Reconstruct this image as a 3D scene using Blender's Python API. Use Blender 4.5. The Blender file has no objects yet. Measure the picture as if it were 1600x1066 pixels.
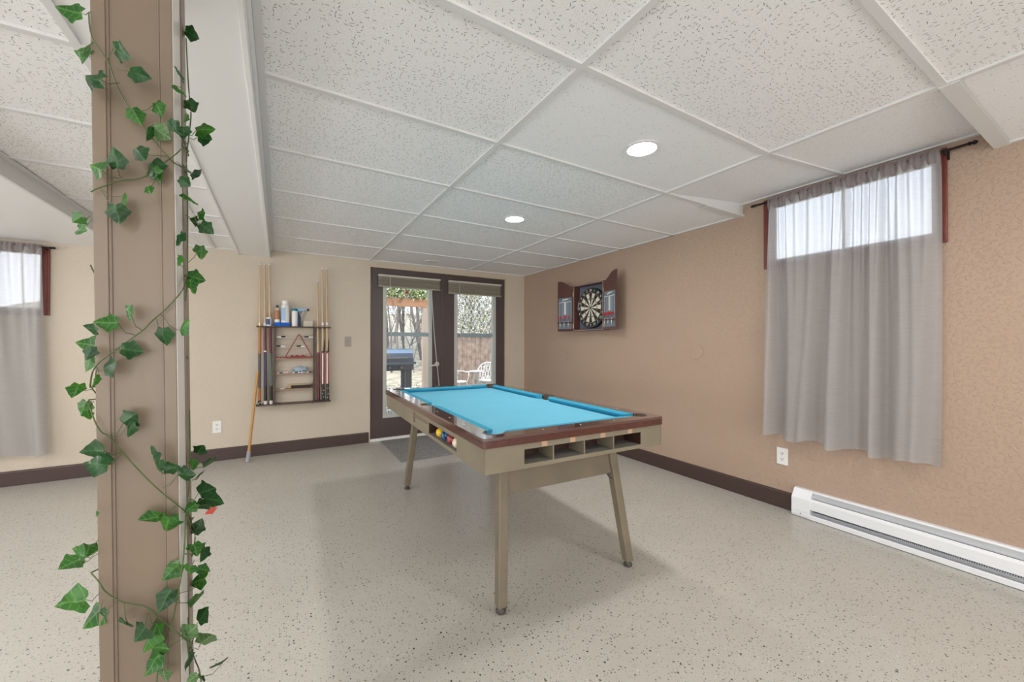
import bpy, bmesh, math, random
from mathutils import Vector, Matrix, Euler
random.seed(7)
C = bpy.context.scene.collection
SC = bpy.context.scene
PI = math.pi

# ------------------------------------------------------------------ camera, world, light, exposure
cam_d = bpy.data.cameras.new('camera'); cam = bpy.data.objects.new('camera', cam_d); C.objects.link(cam)
cam.location = (-3.0069, -4.7282, 1.1375)
cam.rotation_euler = (Matrix.Rotation(-0.53527, 4, 'Z') @ Matrix.Rotation(0.0063 + PI/2, 4, 'X') @ Matrix.Rotation(0.0007, 4, 'Z')).to_euler()
cam_d.sensor_width = 36.0; cam_d.lens = 612.86/1600*36.0; cam_d.clip_start = 0.02
SC.camera = cam
SC.view_settings.view_transform = 'Standard'; SC.view_settings.look = 'None'
SC.view_settings.gamma = 1.0; SC.view_settings.use_curve_mapping = False
SC.view_settings.exposure = 0.36
SC.cycles.max_bounces = 10; SC.cycles.diffuse_bounces = 6; SC.cycles.transparent_max_bounces = 24
SC.cycles.use_denoising = True
SC.cycles.sample_clamp_indirect = 6.0

world = bpy.data.worlds.new('world'); SC.world = world; world.use_nodes = True
wn = world.node_tree; wn.nodes.clear()
wo = wn.nodes.new('ShaderNodeOutputWorld'); wb = wn.nodes.new('ShaderNodeBackground')
wtc = wn.nodes.new('ShaderNodeTexCoord'); wsep = wn.nodes.new('ShaderNodeSeparateXYZ'); wr = wn.nodes.new('ShaderNodeValToRGB')
wn.links.new(wtc.outputs['Generated'], wsep.inputs[0]); wn.links.new(wsep.outputs[2], wr.inputs[0])
wr.color_ramp.elements[0].position = 0.0; wr.color_ramp.elements[0].color = (0.93, 0.94, 0.97, 1)
wr.color_ramp.elements[1].position = 0.6; wr.color_ramp.elements[1].color = (0.62, 0.76, 1.0, 1)
wn.links.new(wr.outputs[0], wb.inputs[0]); wb.inputs[1].default_value = 2.9
wn.links.new(wb.outputs[0], wo.inputs[0])

sun_d = bpy.data.lights.new('sun', 'SUN'); sun = bpy.data.objects.new('sun', sun_d); C.objects.link(sun)
sun_d.energy = 3.6; sun_d.angle = 0.02; sun_d.color = (1, .95, .86)
sun.rotation_euler = Euler((math.radians(30), 0, math.radians(-25)))       # from over the house, onto the yard

def area(name, loc, rot, sx, sy, power, color=(1, 1, 1), shape='RECTANGLE', spread=PI):
    d = bpy.data.lights.new(name, 'AREA'); d.shape = shape; d.size = sx
    if shape == 'RECTANGLE': d.size_y = sy
    d.energy = power; d.color = color; d.spread = spread
    o = bpy.data.objects.new(name, d); C.objects.link(o); o.location = loc; o.rotation_euler = rot
    return o
# recessed downlights of the basement (the two in view, one near the door, the others further into the room)
LAMPS = [(-1.465, -3.389, 6), (-1.44, -2.124, 8.5), (-1.15, -4.75, 6.5), (-4.45, -3.75, 13), (-4.8, -2.0, 9), (-3.9, -6.2, 6), (-1.5, -6.9, 6), (-4.6, -7.4, 6)]
for i, (x, y, w_) in enumerate(LAMPS):
    z = 2.098 if x > -3.2 else (2.055 if x > -4.2 else 1.955)
    area('downlight_beam', (x, y, z - .012), (0, 0, 0), .14, .14, w_, (1, .975, .945), 'DISK')
# added fill: unseen area lights behind and left of the camera, tilted upward
area('rear_fill_light', (-3.6, -8.6, .95), (PI/2+math.radians(48), 0, 0), 7.0, 1.7, 130, (.96, .975, 1.0))
area('side_fill_light', (-7.3, -4.2, .95), (PI/2+math.radians(48), 0, -PI/2), 6.0, 1.6, 100, (.96, .975, 1.0))

# ------------------------------------------------------------------ materials
def mat(name, col, rough=.5, metal=0.0, bump=None, var=None, spec=None, coat=0, trans=None, emit=None, objrand=0):
    """bump=(scale,strength,dist[,detail]); var=(scale,amount,second colour[,contrast])"""
    m = bpy.data.materials.new(name); m.use_nodes = True
    nt = m.node_tree; b = nt.nodes['Principled BSDF']
    b.inputs['Base Color'].default_value = (*col, 1); b.inputs['Roughness'].default_value = rough
    b.inputs['Metallic'].default_value = metal
    if spec is not None: b.inputs['Specular IOR Level'].default_value = spec
    if coat: b.inputs['Coat Weight'].default_value = coat; b.inputs['Coat Roughness'].default_value = .12 if coat < 1 else .07; b.inputs['Coat IOR'].default_value = 1.5 if coat < 1 else 1.9
    tc = nt.nodes.new('ShaderNodeTexCoord')
    if var:
        n = nt.nodes.new('ShaderNodeTexNoise'); n.inputs['Scale'].default_value = var[0]; n.inputs['Detail'].default_value = 5
        mp = nt.nodes.new('ShaderNodeMapping'); nt.links.new(tc.outputs['Object'], mp.inputs[0])
        if len(var) > 3: mp.inputs['Scale'].default_value = var[3]
        nt.links.new(mp.outputs[0], n.inputs['Vector'])
        r = nt.nodes.new('ShaderNodeValToRGB'); r.color_ramp.elements[0].position = .5 - var[1]; r.color_ramp.elements[1].position = .5 + var[1]
        r.color_ramp.elements[0].color = (*col, 1); r.color_ramp.elements[1].color = (*var[2], 1)
        nt.links.new(n.outputs[0], r.inputs[0]); nt.links.new(r.outputs[0], b.inputs['Base Color'])
    if bump:
        n = nt.nodes.new('ShaderNodeTexNoise'); n.inputs['Scale'].default_value = bump[0]; n.inputs['Detail'].default_value = bump[3] if len(bump) > 3 else 3
        bp = nt.nodes.new('ShaderNodeBump'); bp.inputs['Strength'].default_value = bump[1]; bp.inputs['Distance'].default_value = bump[2]
        nt.links.new(tc.outputs['Object'], n.inputs['Vector']); nt.links.new(n.outputs[0], bp.inputs['Height']); nt.links.new(bp.outputs[0], b.inputs['Normal'])
    if emit: b.inputs['Emission Color'].default_value = (*emit[0], 1); b.inputs['Emission Strength'].default_value = emit[1]
    return m

def wall_mat(name, col, col2, bs=38, bst=.55):
    m = mat(name, col, .62, spec=.35); nt = m.node_tree; b = nt.nodes['Principled BSDF']; tc = nt.nodes.new('ShaderNodeTexCoord')
    n1 = nt.nodes.new('ShaderNodeTexNoise'); n1.inputs['Scale'].default_value = bs; n1.inputs['Detail'].default_value = 3; n1.inputs['Distortion'].default_value = .6
    n2 = nt.nodes.new('ShaderNodeTexNoise'); n2.inputs['Scale'].default_value = 1.3; n2.inputs['Detail'].default_value = 4
    r1 = nt.nodes.new('ShaderNodeValToRGB'); r1.color_ramp.elements[0].position = .52; r1.color_ramp.elements[1].position = .64
    v = nt.nodes.new('ShaderNodeTexNoise'); v.inputs['Scale'].default_value = 120; v.inputs['Detail'].default_value = 2
    ad = nt.nodes.new('ShaderNodeMath'); ad.operation = 'MULTIPLY_ADD'; ad.inputs[1].default_value = .25
    bp = nt.nodes.new('ShaderNodeBump'); bp.inputs['Strength'].default_value = bst; bp.inputs['Distance'].default_value = .004
    for n in (n1, n2, v): nt.links.new(tc.outputs['Object'], n.inputs['Vector'])
    nt.links.new(n1.outputs[0], r1.inputs[0]); nt.links.new(v.outputs[0], ad.inputs[0]); nt.links.new(r1.outputs[0], ad.inputs[2])
    nt.links.new(ad.outputs[0], bp.inputs['Height']); nt.links.new(bp.outputs[0], b.inputs['Normal'])
    r2 = nt.nodes.new('ShaderNodeValToRGB'); r2.color_ramp.elements[0].position = .35; r2.color_ramp.elements[1].position = .7
    r2.color_ramp.elements[0].color = (*col, 1); r2.color_ramp.elements[1].color = (*col2, 1)
    nt.links.new(n2.outputs[0], r2.inputs[0]); nt.links.new(r2.outputs[0], b.inputs['Base Color'])
    return m

def tile_mat(name, base, dark, density, fine):
    """mineral-fibre ceiling tile: short fissures turned every way, and pin holes"""
    m = mat(name, base, .85, spec=.2); nt = m.node_tree; b = nt.nodes['Principled BSDF']; L = nt.links
    tc = nt.nodes.new('ShaderNodeTexCoord')
    def M(op, a, bb=None, c=None):
        n = nt.nodes.new('ShaderNodeMath'); n.operation = op
        for i, s in enumerate((a, bb, c)):
            if s is None: continue
            if isinstance(s, (int, float)): n.inputs[i].default_value = s
            else: L.new(s, n.inputs[i])
        return n.outputs[0]
    def layer(scale, hl, hw, keep):
        v = nt.nodes.new('ShaderNodeTexVoronoi'); v.voronoi_dimensions = '2D'; v.inputs['Scale'].default_value = scale; v.inputs['Randomness'].default_value = .8
        L.new(tc.outputs['Object'], v.inputs['Vector'])
        sc = nt.nodes.new('ShaderNodeVectorMath'); sc.operation = 'SUBTRACT'
        L.new(tc.outputs['Object'], sc.inputs[0]); L.new(v.outputs['Position'], sc.inputs[1])
        sp = nt.nodes.new('ShaderNodeSeparateColor'); L.new(v.outputs['Color'], sp.inputs[0])
        ro = nt.nodes.new('ShaderNodeVectorRotate'); ro.rotation_type = 'Z_AXIS'
        L.new(sc.outputs[0], ro.inputs['Vector']); L.new(M('MULTIPLY', sp.outputs[0], 6.28), ro.inputs['Angle'])
        s = nt.nodes.new('ShaderNodeSeparateXYZ'); L.new(ro.outputs[0], s.inputs[0])
        ln = M('MULTIPLY', M('ADD', sp.outputs[2], .35), hl)
        u = M('DIVIDE', M('ABSOLUTE', s.outputs[0]), ln); w = M('DIVIDE', M('ABSOLUTE', s.outputs[1]), hw)
        inside = M('LESS_THAN', M('ADD', M('POWER', u, 2), M('POWER', w, 2)), 1)
        return M('MULTIPLY', inside, M('LESS_THAN', sp.outputs[1], keep))
    a = layer(70, .0058, .0012, density); c = layer(210, .0011, .0008, fine)
    f = M('MAXIMUM', a, M('MULTIPLY', c, .55))
    mx = nt.nodes.new('ShaderNodeMix'); mx.data_type = 'RGBA'; mx.inputs[6].default_value = (*base, 1); mx.inputs[7].default_value = (*dark, 1)
    L.new(f, mx.inputs[0]); L.new(mx.outputs[2], b.inputs['Base Color'])
    bp = nt.nodes.new('ShaderNodeBump'); bp.inputs['Strength'].default_value = .5; bp.inputs['Distance'].default_value = .002; bp.invert = True
    L.new(f, bp.inputs['Height']); L.new(bp.outputs[0], b.inputs['Normal'])
    return m

def floor_mat():
    m = mat('epoxy_fleck_floor', (.5, .48, .44), .3, spec=.5); nt = m.node_tree; b = nt.nodes['Principled BSDF']; L = nt.links
    tc = nt.nodes.new('ShaderNodeTexCoord')
    nz = nt.nodes.new('ShaderNodeTexNoise'); nz.inputs['Scale'].default_value = 130; nz.inputs['Detail'].default_value = 2
    L.new(tc.outputs['Object'], nz.inputs['Vector'])
    off = nt.nodes.new('ShaderNodeVectorMath'); off.operation = 'MULTIPLY_ADD'; off.inputs[1].default_value = (.009, .009, 0)
    L.new(nz.outputs['Color'], off.inputs[0]); L.new(tc.outputs['Object'], off.inputs[2])
    big = nt.nodes.new('ShaderNodeTexNoise'); big.inputs['Scale'].default_value = 2.2; big.inputs['Detail'].default_value = 6; big.inputs['Roughness'].default_value = .7
    L.new(tc.outputs['Object'], big.inputs['Vector'])
    rb = nt.nodes.new('ShaderNodeValToRGB'); rb.color_ramp.elements[0].position = .3; rb.color_ramp.elements[1].position = .72
    rb.color_ramp.elements[0].color = (.475, .455, .41, 1); rb.color_ramp.elements[1].color = (.525, .505, .46, 1); L.new(big.outputs[0], rb.inputs[0])
    cur = rb.outputs[0]
    for sc, r, keep, col in ((62, .15, .27, (.09, .08, .075, 1)), (125, .2, .32, (.26, .24, .215, 1)), (95, .15, .11, (.74, .72, .68, 1)), (44, .12, .2, (.04, .035, .035, 1)), (95, .16, .08, (.34, .24, .17, 1))):
        v = nt.nodes.new('ShaderNodeTexVoronoi'); v.voronoi_dimensions = '2D'; v.inputs['Scale'].default_value = sc; L.new(off.outputs[0], v.inputs['Vector'])
        sp = nt.nodes.new('ShaderNodeSeparateColor'); L.new(v.outputs['Color'], sp.inputs[0])
        d1 = nt.nodes.new('ShaderNodeMath'); d1.operation = 'MULTIPLY'; d1.inputs[1].default_value = r; L.new(sp.outputs[1], d1.inputs[0])
        d2 = nt.nodes.new('ShaderNodeMath'); d2.operation = 'ADD'; d2.inputs[1].default_value = r*.35; L.new(d1.outputs[0], d2.inputs[0])
        lt = nt.nodes.new('ShaderNodeMath'); lt.operation = 'LESS_THAN'; L.new(v.outputs['Distance'], lt.inputs[0]); L.new(d2.outputs[0], lt.inputs[1])
        kp = nt.nodes.new('ShaderNodeMath'); kp.operation = 'LESS_THAN'; kp.inputs[1].default_value = keep; L.new(sp.outputs[0], kp.inputs[0])
        mu = nt.nodes.new('ShaderNodeMath'); mu.operation = 'MULTIPLY'; L.new(lt.outputs[0], mu.inputs[0]); L.new(kp.outputs[0], mu.inputs[1])
        mx = nt.nodes.new('ShaderNodeMix'); mx.data_type = 'RGBA'; L.new(mu.outputs[0], mx.inputs[0]); L.new(cur, mx.inputs[6]); mx.inputs[7].default_value = col
        cur = mx.outputs[2]
    L.new(cur, b.inputs['Base Color'])
    rr = nt.nodes.new('ShaderNodeMapRange'); rr.inputs['To Min'].default_value = .27; rr.inputs['To Max'].default_value = .36
    L.new(big.outputs[0], rr.inputs['Value']); L.new(rr.outputs[0], b.inputs['Roughness'])
    bp = nt.nodes.new('ShaderNodeBump'); bp.inputs['Strength'].default_value = .12; bp.inputs['Distance'].default_value = .004
    n3 = nt.nodes.new('ShaderNodeTexNoise'); n3.inputs['Scale'].default_value = 22; n3.inputs['Detail'].default_value = 4
    L.new(tc.outputs['Object'], n3.inputs['Vector']); L.new(n3.outputs[0], bp.inputs['Height']); L.new(bp.outputs[0], b.inputs['Normal'])
    return m

def sheer_mat(name, col, alpha, translucent=.55):
    m = bpy.data.materials.new(name); m.use_nodes = True; nt = m.node_tree; nt.nodes.clear(); L = nt.links
    o = nt.nodes.new('ShaderNodeOutputMaterial'); tr = nt.nodes.new('ShaderNodeBsdfTransparent'); tr.inputs[0].default_value = (.97, .96, .98, 1)
    df = nt.nodes.new('ShaderNodeBsdfDiffuse'); tl = nt.nodes.new('ShaderNodeBsdfTranslucent'); m1 = nt.nodes.new('ShaderNodeMixShader'); m2 = nt.nodes.new('ShaderNodeMixShader')
    tc = nt.nodes.new('ShaderNodeTexCoord'); mp = nt.nodes.new('ShaderNodeMapping'); mp.inputs['Scale'].default_value = (14, 14, 420)
    n = nt.nodes.new('ShaderNodeTexNoise'); n.inputs['Scale'].default_value = 1; n.inputs['Detail'].default_value = 3
    L.new(tc.outputs['Object'], mp.inputs[0]); L.new(mp.outputs[0], n.inputs['Vector'])
    r = nt.nodes.new('ShaderNodeValToRGB'); r.color_ramp.elements[0].position = .3; r.color_ramp.elements[1].position = .7
    r.color_ramp.elements[0].color = (*[c*.92 for c in col], 1); r.color_ramp.elements[1].color = (*[min(1, c*1.04) for c in col], 1)
    L.new(n.outputs[0], r.inputs[0]); L.new(r.outputs[0], df.inputs[0]); L.new(r.outputs[0], tl.inputs[0])
    m1.inputs[0].default_value = translucent; L.new(df.outputs[0], m1.inputs[1]); L.new(tl.outputs[0], m1.inputs[2])
    # a woven sheet hides more of what is behind it when seen edge-on
    lw = nt.nodes.new('ShaderNodeLayerWeight'); lw.inputs[0].default_value = .35
    mr = nt.nodes.new('ShaderNodeMapRange'); mr.inputs['To Min'].default_value = alpha; mr.inputs['To Max'].default_value = min(1, alpha + .35)
    L.new(lw.outputs['Facing'], mr.inputs['Value']); L.new(mr.outputs[0], m2.inputs[0])
    L.new(tr.outputs[0], m2.inputs[1]); L.new(m1.outputs[0], m2.inputs[2]); L.new(m2.outputs[0], o.inputs[0])
    return m

def glass_mat(name):
    m = bpy.data.materials.new(name); m.use_nodes = True; nt = m.node_tree; nt.nodes.clear(); L = nt.links
    o = nt.nodes.new('ShaderNodeOutputMaterial'); tr = nt.nodes.new('ShaderNodeBsdfTransparent'); tr.inputs[0].default_value = (.95, .97, .97, 1)
    g = nt.nodes.new('ShaderNodeBsdfGlossy'); g.inputs['Roughness'].default_value = .02; fr = nt.nodes.new('ShaderNodeFresnel'); fr.inputs[0].default_value = 1.45
    mx = nt.nodes.new('ShaderNodeMixShader'); L.new(fr.outputs[0], mx.inputs[0]); L.new(tr.outputs[0], mx.inputs[1]); L.new(g.outputs[0], mx.inputs[2]); L.new(mx.outputs[0], o.inputs[0])
    return m

def leaf_mat(name, col, col2, vein, tl=.35):
    m = bpy.data.materials.new(name); m.use_nodes = True; nt = m.node_tree; L = nt.links
    b = nt.nodes['Principled BSDF']; o = nt.nodes['Material Output']; b.inputs['Roughness'].default_value = .38
    tc = nt.nodes.new('ShaderNodeTexCoord'); n = nt.nodes.new('ShaderNodeTexNoise'); n.inputs['Scale'].default_value = 28; n.inputs['Detail'].default_value = 3
    L.new(tc.outputs['Object'], n.inputs['Vector'])
    r = nt.nodes.new('ShaderNodeValToRGB'); r.color_ramp.elements[0].position = .35; r.color_ramp.elements[1].position = .68
    r.color_ramp.elements[0].color = (*col, 1); r.color_ramp.elements[1].color = (*col2, 1); L.new(n.outputs[0], r.inputs[0])
    uv = nt.nodes.new('ShaderNodeUVMap'); s = nt.nodes.new('ShaderNodeSeparateXYZ'); L.new(uv.outputs[0], s.inputs[0])
    a = nt.nodes.new('ShaderNodeMath'); a.operation = 'SUBTRACT'; a.inputs[1].default_value = .5; L.new(s.outputs[1], a.inputs[0])
    ab = nt.nodes.new('ShaderNodeMath'); ab.operation = 'ABSOLUTE'; L.new(a.outputs[0], ab.inputs[0])
    # side veins: |v| - k*(u-u0) near zero for three origins
    lt = nt.nodes.new('ShaderNodeMath'); lt.operation = 'LESS_THAN'; lt.inputs[1].default_value = .018; L.new(ab.outputs[0], lt.inputs[0])
    w = nt.nodes.new('ShaderNodeMath'); w.operation = 'MULTIPLY_ADD'; w.inputs[1].default_value = -.8; L.new(s.outputs[0], w.inputs[0]); L.new(ab.outputs[0], w.inputs[2])
    fr = nt.nodes.new('ShaderNodeMath'); fr.operation = 'PINGPONG'; fr.inputs[1].default_value = .11; L.new(w.outputs[0], fr.inputs[0])
    l2 = nt.nodes.new('ShaderNodeMath'); l2.operation = 'LESS_THAN'; l2.inputs[1].default_value = .012; L.new(fr.outputs[0], l2.inputs[0])
    mxx = nt.nodes.new('ShaderNodeMath'); mxx.operation = 'MAXIMUM'; L.new(lt.outputs[0], mxx.inputs[0]); L.new(l2.outputs[0], mxx.inputs[1])
    mv = nt.nodes.new('ShaderNodeMath'); mv.operation = 'MULTIPLY'; mv.inputs[1].default_value = .6; L.new(mxx.outputs[0], mv.inputs[0])
    mx = nt.nodes.new('ShaderNodeMix'); mx.data_type = 'RGBA'; L.new(mv.outputs[0], mx.inputs[0]); L.new(r.outputs[0], mx.inputs[6]); mx.inputs[7].default_value = (*vein, 1)
    L.new(mx.outputs[2], b.inputs['Base Color'])
    t = nt.nodes.new('ShaderNodeBsdfTranslucent'); L.new(mx.outputs[2], t.inputs[0]); ms = nt.nodes.new('ShaderNodeMixShader'); ms.inputs[0].default_value = tl
    L.new(b.outputs[0], ms.inputs[1]); L.new(t.outputs[0], ms.inputs[2]); L.new(ms.outputs[0], o.inputs[0])
    return m

MT = {}
MT['wall_cream'] = wall_mat('textured_cream_wall', (.59, .52, .425), (.615, .545, .45), 85, .42)
MT['wall_tan'] = wall_mat('textured_tan_wall', (.43, .315, .24), (.455, .338, .258), 62, .55)
MT['tile'] = tile_mat('fissured_ceiling_tile', (.87, .87, .87), (.26, .255, .25), .42, .35)
MT['tile_fine'] = tile_mat('fine_ceiling_tile', (.87, .87, .875), (.5, .5, .5), .10, .45)
MT['white_paint'] = mat('white_ceiling_paint', (.84, .84, .84), .5)
MT['tee'] = mat('white_tee_grid', (.70, .70, .695), .4)
MT['floor'] = floor_mat()
MT['base_brown'] = mat('dark_brown_baseboard', (.062, .036, .031), .42, bump=(30, .2, .002))
MT['door_brown'] = mat('dark_brown_door_paint', (.082, .058, .057), .42, bump=(60, .1, .001))
MT['reveal'] = mat('tan_door_casing', (.59, .50, .39), .45)
MT['post'] = mat('tan_post_paint', (.205, .157, .114), .36, bump=(50, .12, .001), var=(3, .3, (.225, .172, .122)))
MT['post_lit'] = mat('lit_post_side', (.70, .67, .64), .3)  # brightness of the post's lit right side, put into its colour
MT['glass'] = glass_mat('window_glass')
MT['storm'] = mat('pale_grey_storm_frame', (.48, .50, .47), .4)
MT['storm_bar'] = mat('blue_grey_sash_bar', (.28, .36, .40), .4)
MT['blind'] = mat('taupe_blind_slats', (.46, .42, .34), .5, var=(1, .2, (.28, .255, .20), (.5, 3, 110)))
MT['blind_pale'] = mat('pale_headrail', (.55, .53, .47), .4)
MT['cord'] = mat('pale_cord', (.62, .60, .54), .7)
MT['satin'] = mat('satin_nickel_handle', (.60, .57, .53), .3, .3)
MT['chrome'] = mat('brushed_nickel', (.62, .60, .57), .25, 1)
MT['mat'] = mat('grey_door_mat', (.19, .185, .185), .95, bump=(260, 1, .006), var=(120, .12, (.36, .355, .35)))
MT['redwood'] = mat('red_brown_window_casing', (.20, .045, .032), .35, var=(14, .3, (.13, .028, .02)))
MT['sheer'] = sheer_mat('sheer_grey_curtain', (.58, .57, .57), .78, .42)
MT['sheer_head'] = sheer_mat('doubled_curtain_heading', (.36, .315, .315), .9, .35)
MT['iron'] = mat('black_iron', (.02, .018, .018), .45, .6)
MT['white_enamel'] = mat('white_heater_enamel', (.80, .82, .85), .3)
MT['fin'] = mat('grey_heater_fins', (.13, .14, .155), .4, .6)
MT['plate'] = mat('white_outlet_plastic', (.82, .82, .80), .35)
MT['slot_dark'] = mat('dark_slot', (.05, .05, .05), .6)
MT['plate_metal'] = mat('brushed_switch_plate', (.34, .30, .25), .4)
MT['plate_tan'] = mat('painted_cover', (.43, .27, .17), .6)
# pool table
MT['apron'] = mat('worn_olive_beige_laminate', (.255, .222, .158), .5, var=(5, .25, (.20, .172, .12)), bump=(80, .08, .001))
MT['legpaint'] = mat('worn_beige_leg_paint', (.225, .184, .128), .5, var=(7, .25, (.165, .14, .098)))
MT['mahogany'] = mat('glossy_mahogany', (.105, .026, .016), .25, var=(9, .3, (.055, .015, .012), (8, 1.2, 8)), coat=.6)
MT['mahogany_top'] = mat('glossy_worn_mahogany_top', (.10, .035, .026), .13, var=(6, .3, (.07, .03, .028)), coat=1.0)
MT['cloth'] = mat('blue_billiard_cloth', (.14, .47, .64), .9, var=(7, .3, (.16, .50, .67)), bump=(400, .1, .001), spec=.2)
MT['cloth_rail'] = mat('blue_cushion_cloth', (.045, .33, .50), .9, spec=.2)
MT['leather'] = mat('worn_grey_brown_pocket_leather', (.14, .10, .08), .6)
MT['dark_in'] = mat('dark_mahogany_compartment', (.05, .02, .015), .5)
MT['tray_floor'] = mat('dusty_grey_compartment_floor', (.22, .21, .19), .8)
MT['decal'] = mat('dark_red_brown_decal', (.13, .04, .025), .5)
MT['inlay'] = mat('pinkish_veneer_inlay', (.50, .32, .21), .5)
MT['pearl'] = mat('pearl_sight', (.75, .72, .66), .3)
MT['rubber'] = mat('dark_foot_metal', (.10, .095, .09), .5, .5)
for nm, c in dict(yellow=(.80, .50, .01), blue=(.02, .16, .38), maroon=(.28, .03, .035), cream=(.72, .62, .50)).items():
    MT['ball_'+nm] = mat('glossy_%s_ball' % nm, c, .12, coat=.5)
MT['ball_dark'] = mat('dark_navy_stripe', (.01, .02, .07), .15)
# cues, rack
MT['maple'] = mat('pale_maple', (.62, .46, .29), .35, var=(4, .3, (.55, .39, .23), (40, 40, 3)))
MT['rack_wood'] = mat('dark_walnut_rack', (.085, .045, .03), .4, var=(12, .3, (.055, .03, .02)))
MT['rack_light'] = mat('light_shelf_edge', (.36, .22, .13), .5)
MT['orange_wood'] = mat('orange_stained_butt', (.42, .16, .035), .3)
MT['grey_wrap'] = mat('grey_linen_wrap', (.13, .12, .125), .8)
MT['burgundy'] = mat('burgundy_butt', (.12, .02, .025), .3)
MT['black'] = mat('black_lacquer', (.015, .015, .017), .3)
MT['white'] = mat('white_plastic', (.80, .80, .79), .35)
MT['red_butt'] = mat('red_cue_wrap', (.50, .055, .045), .4)
MT['green_grey'] = mat('green_grey_wrap', (.14, .17, .15), .8)
MT['navy_wrap'] = mat('navy_wrap', (.07, .07, .13), .8)
MT['maroon_pl'] = mat('maroon_plastic', (.26, .045, .055), .4)
MT['chalk_red'] = mat('red_chalk', (.42, .06, .07), .8)
MT['blue_cloth'] = mat('bright_blue_cloth', (.004, .12, .55), .85, bump=(60, .5, .004))
MT['amber'] = mat('amber_liquid', (.42, .18, .08), .2)
MT['label_blue'] = mat('pale_blue_label', (.35, .52, .75), .5)
MT['label_navy'] = mat('navy_label', (.04, .07, .22), .5)
MT['teal'] = mat('teal_cap', (.0, .24, .30), .4)
MT['clear_blue'] = mat('blue_grey_bag', (.32, .42, .52), .3)
MT['bag_white'] = mat('pale_chalk_pieces', (.66, .74, .80), .7)
MT['brush'] = mat('dark_brush', (.03, .018, .02), .7, bump=(120, .6, .004))
MT['tan_block'] = mat('tan_wood_block', (.50, .38, .20), .5)
MT['foam_grey'] = mat('grey_grip', (.33, .34, .37), .8)
MT['broom_wood'] = mat('yellow_pole_wood', (.50, .27, .075), .4)
MT['cream_pl'] = mat('cream_box', (.62, .57, .48), .5)
# darts
MT['cab_wood'] = mat('reddish_brown_cabinet', (.12, .05, .042), .4, var=(10, .3, (.09, .035, .03), (4, 4, 30)))
MT['cab_edge'] = mat('pale_cabinet_edge', (.42, .33, .29), .4)
MT['felt'] = mat('slate_blue_lining', (.13, .145, .19), .85)
MT['slate'] = mat('slate_score_panel', (.16, .20, .24), .5)
MT['slate_line'] = mat('white_score_ink', (.62, .68, .70), .6)
MT['dart_black'] = mat('black_sisal', (.022, .025, .024), .8)
MT['dart_cream'] = mat('cream_sisal', (.72, .69, .55), .8)
MT['dart_red'] = mat('red_sisal', (.27, .06, .05), .8)
MT['dart_green'] = mat('green_sisal', (.04, .12, .075), .8)
MT['flight_red'] = mat('red_flight', (.60, .02, .03), .4)
MT['brass'] = mat('brass_hinge', (.6, .45, .2), .3, 1)
MT['lamp_glow'] = mat('lit_diffuser', (.9, .9, .9), .4, emit=((1, .97, .93), 9))
MT['lamp_off'] = mat('unlit_diffuser', (.75, .75, .75), .4)
MT['tape_red'] = mat('red_tape', (.62, .05, .04), .5)
MT['leaf_a'] = leaf_mat('dark_green_ivy', (.012, .055, .014), (.02, .10, .022), (.06, .18, .05))
MT['leaf_b'] = leaf_mat('mid_green_ivy', (.018, .105, .014), (.045, .19, .02), (.14, .32, .07))
MT['leaf_c'] = leaf_mat('pale_green_ivy', (.09, .20, .07), (.17, .32, .13), (.35, .50, .25), .5)
MT['stem'] = mat('green_vine_stem', (.07, .11, .03), .5)
# yard
MT['cedar'] = mat('orange_cedar', (.42, .21, .11), .7, var=(6, .3, (.34, .155, .075), (1.5, 12, 12)))
MT['cedar_post'] = mat('weathered_cedar_post', (.40, .30, .23), .7)
MT['grill_blue'] = mat('blue_grey_enamel', (.22, .28, .35), .3, .4)
MT['grill_dark'] = mat('dark_grill_steel', (.13, .14, .165), .5)
MT['patio_white'] = mat('white_cast_metal', (.68, .68, .66), .5)
MT['gravel'] = mat('leaf_litter', (.26, .22, .16), .95, var=(9, .12, (.62, .58, .45)), bump=(14, 1, .1))
MT['hill'] = mat('dry_grass_slope', (.22, .18, .12), .95, var=(5, .15, (.50, .43, .30)), bump=(8, 1, .1))
MT['bark'] = mat('grey_bark', (.12, .105, .10), .9)
MT['bark2'] = mat('pale_bark', (.24, .21, .19), .9)
MT['fence'] = mat('weathered_grey_brown_boards', (.36, .26, .20), .8, var=(7, .14, (.19, .135, .105), (1.5, 1, 1.2)))
MT['pale_leaf'] = mat('sunlit_pale_leaves', (.66, .66, .46), .6)
MT['lattice'] = mat('white_lattice', (.60, .60, .56), .7)
MT['yard_leaf'] = mat('yellow_green_leaves', (.22, .26, .05), .6)
MT['yard_leaf2'] = mat('dark_green_leaves', (.06, .11, .03), .6)
MT['dry_leaf'] = mat('dry_tan_leaves', (.34, .27, .20), .8)

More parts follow.
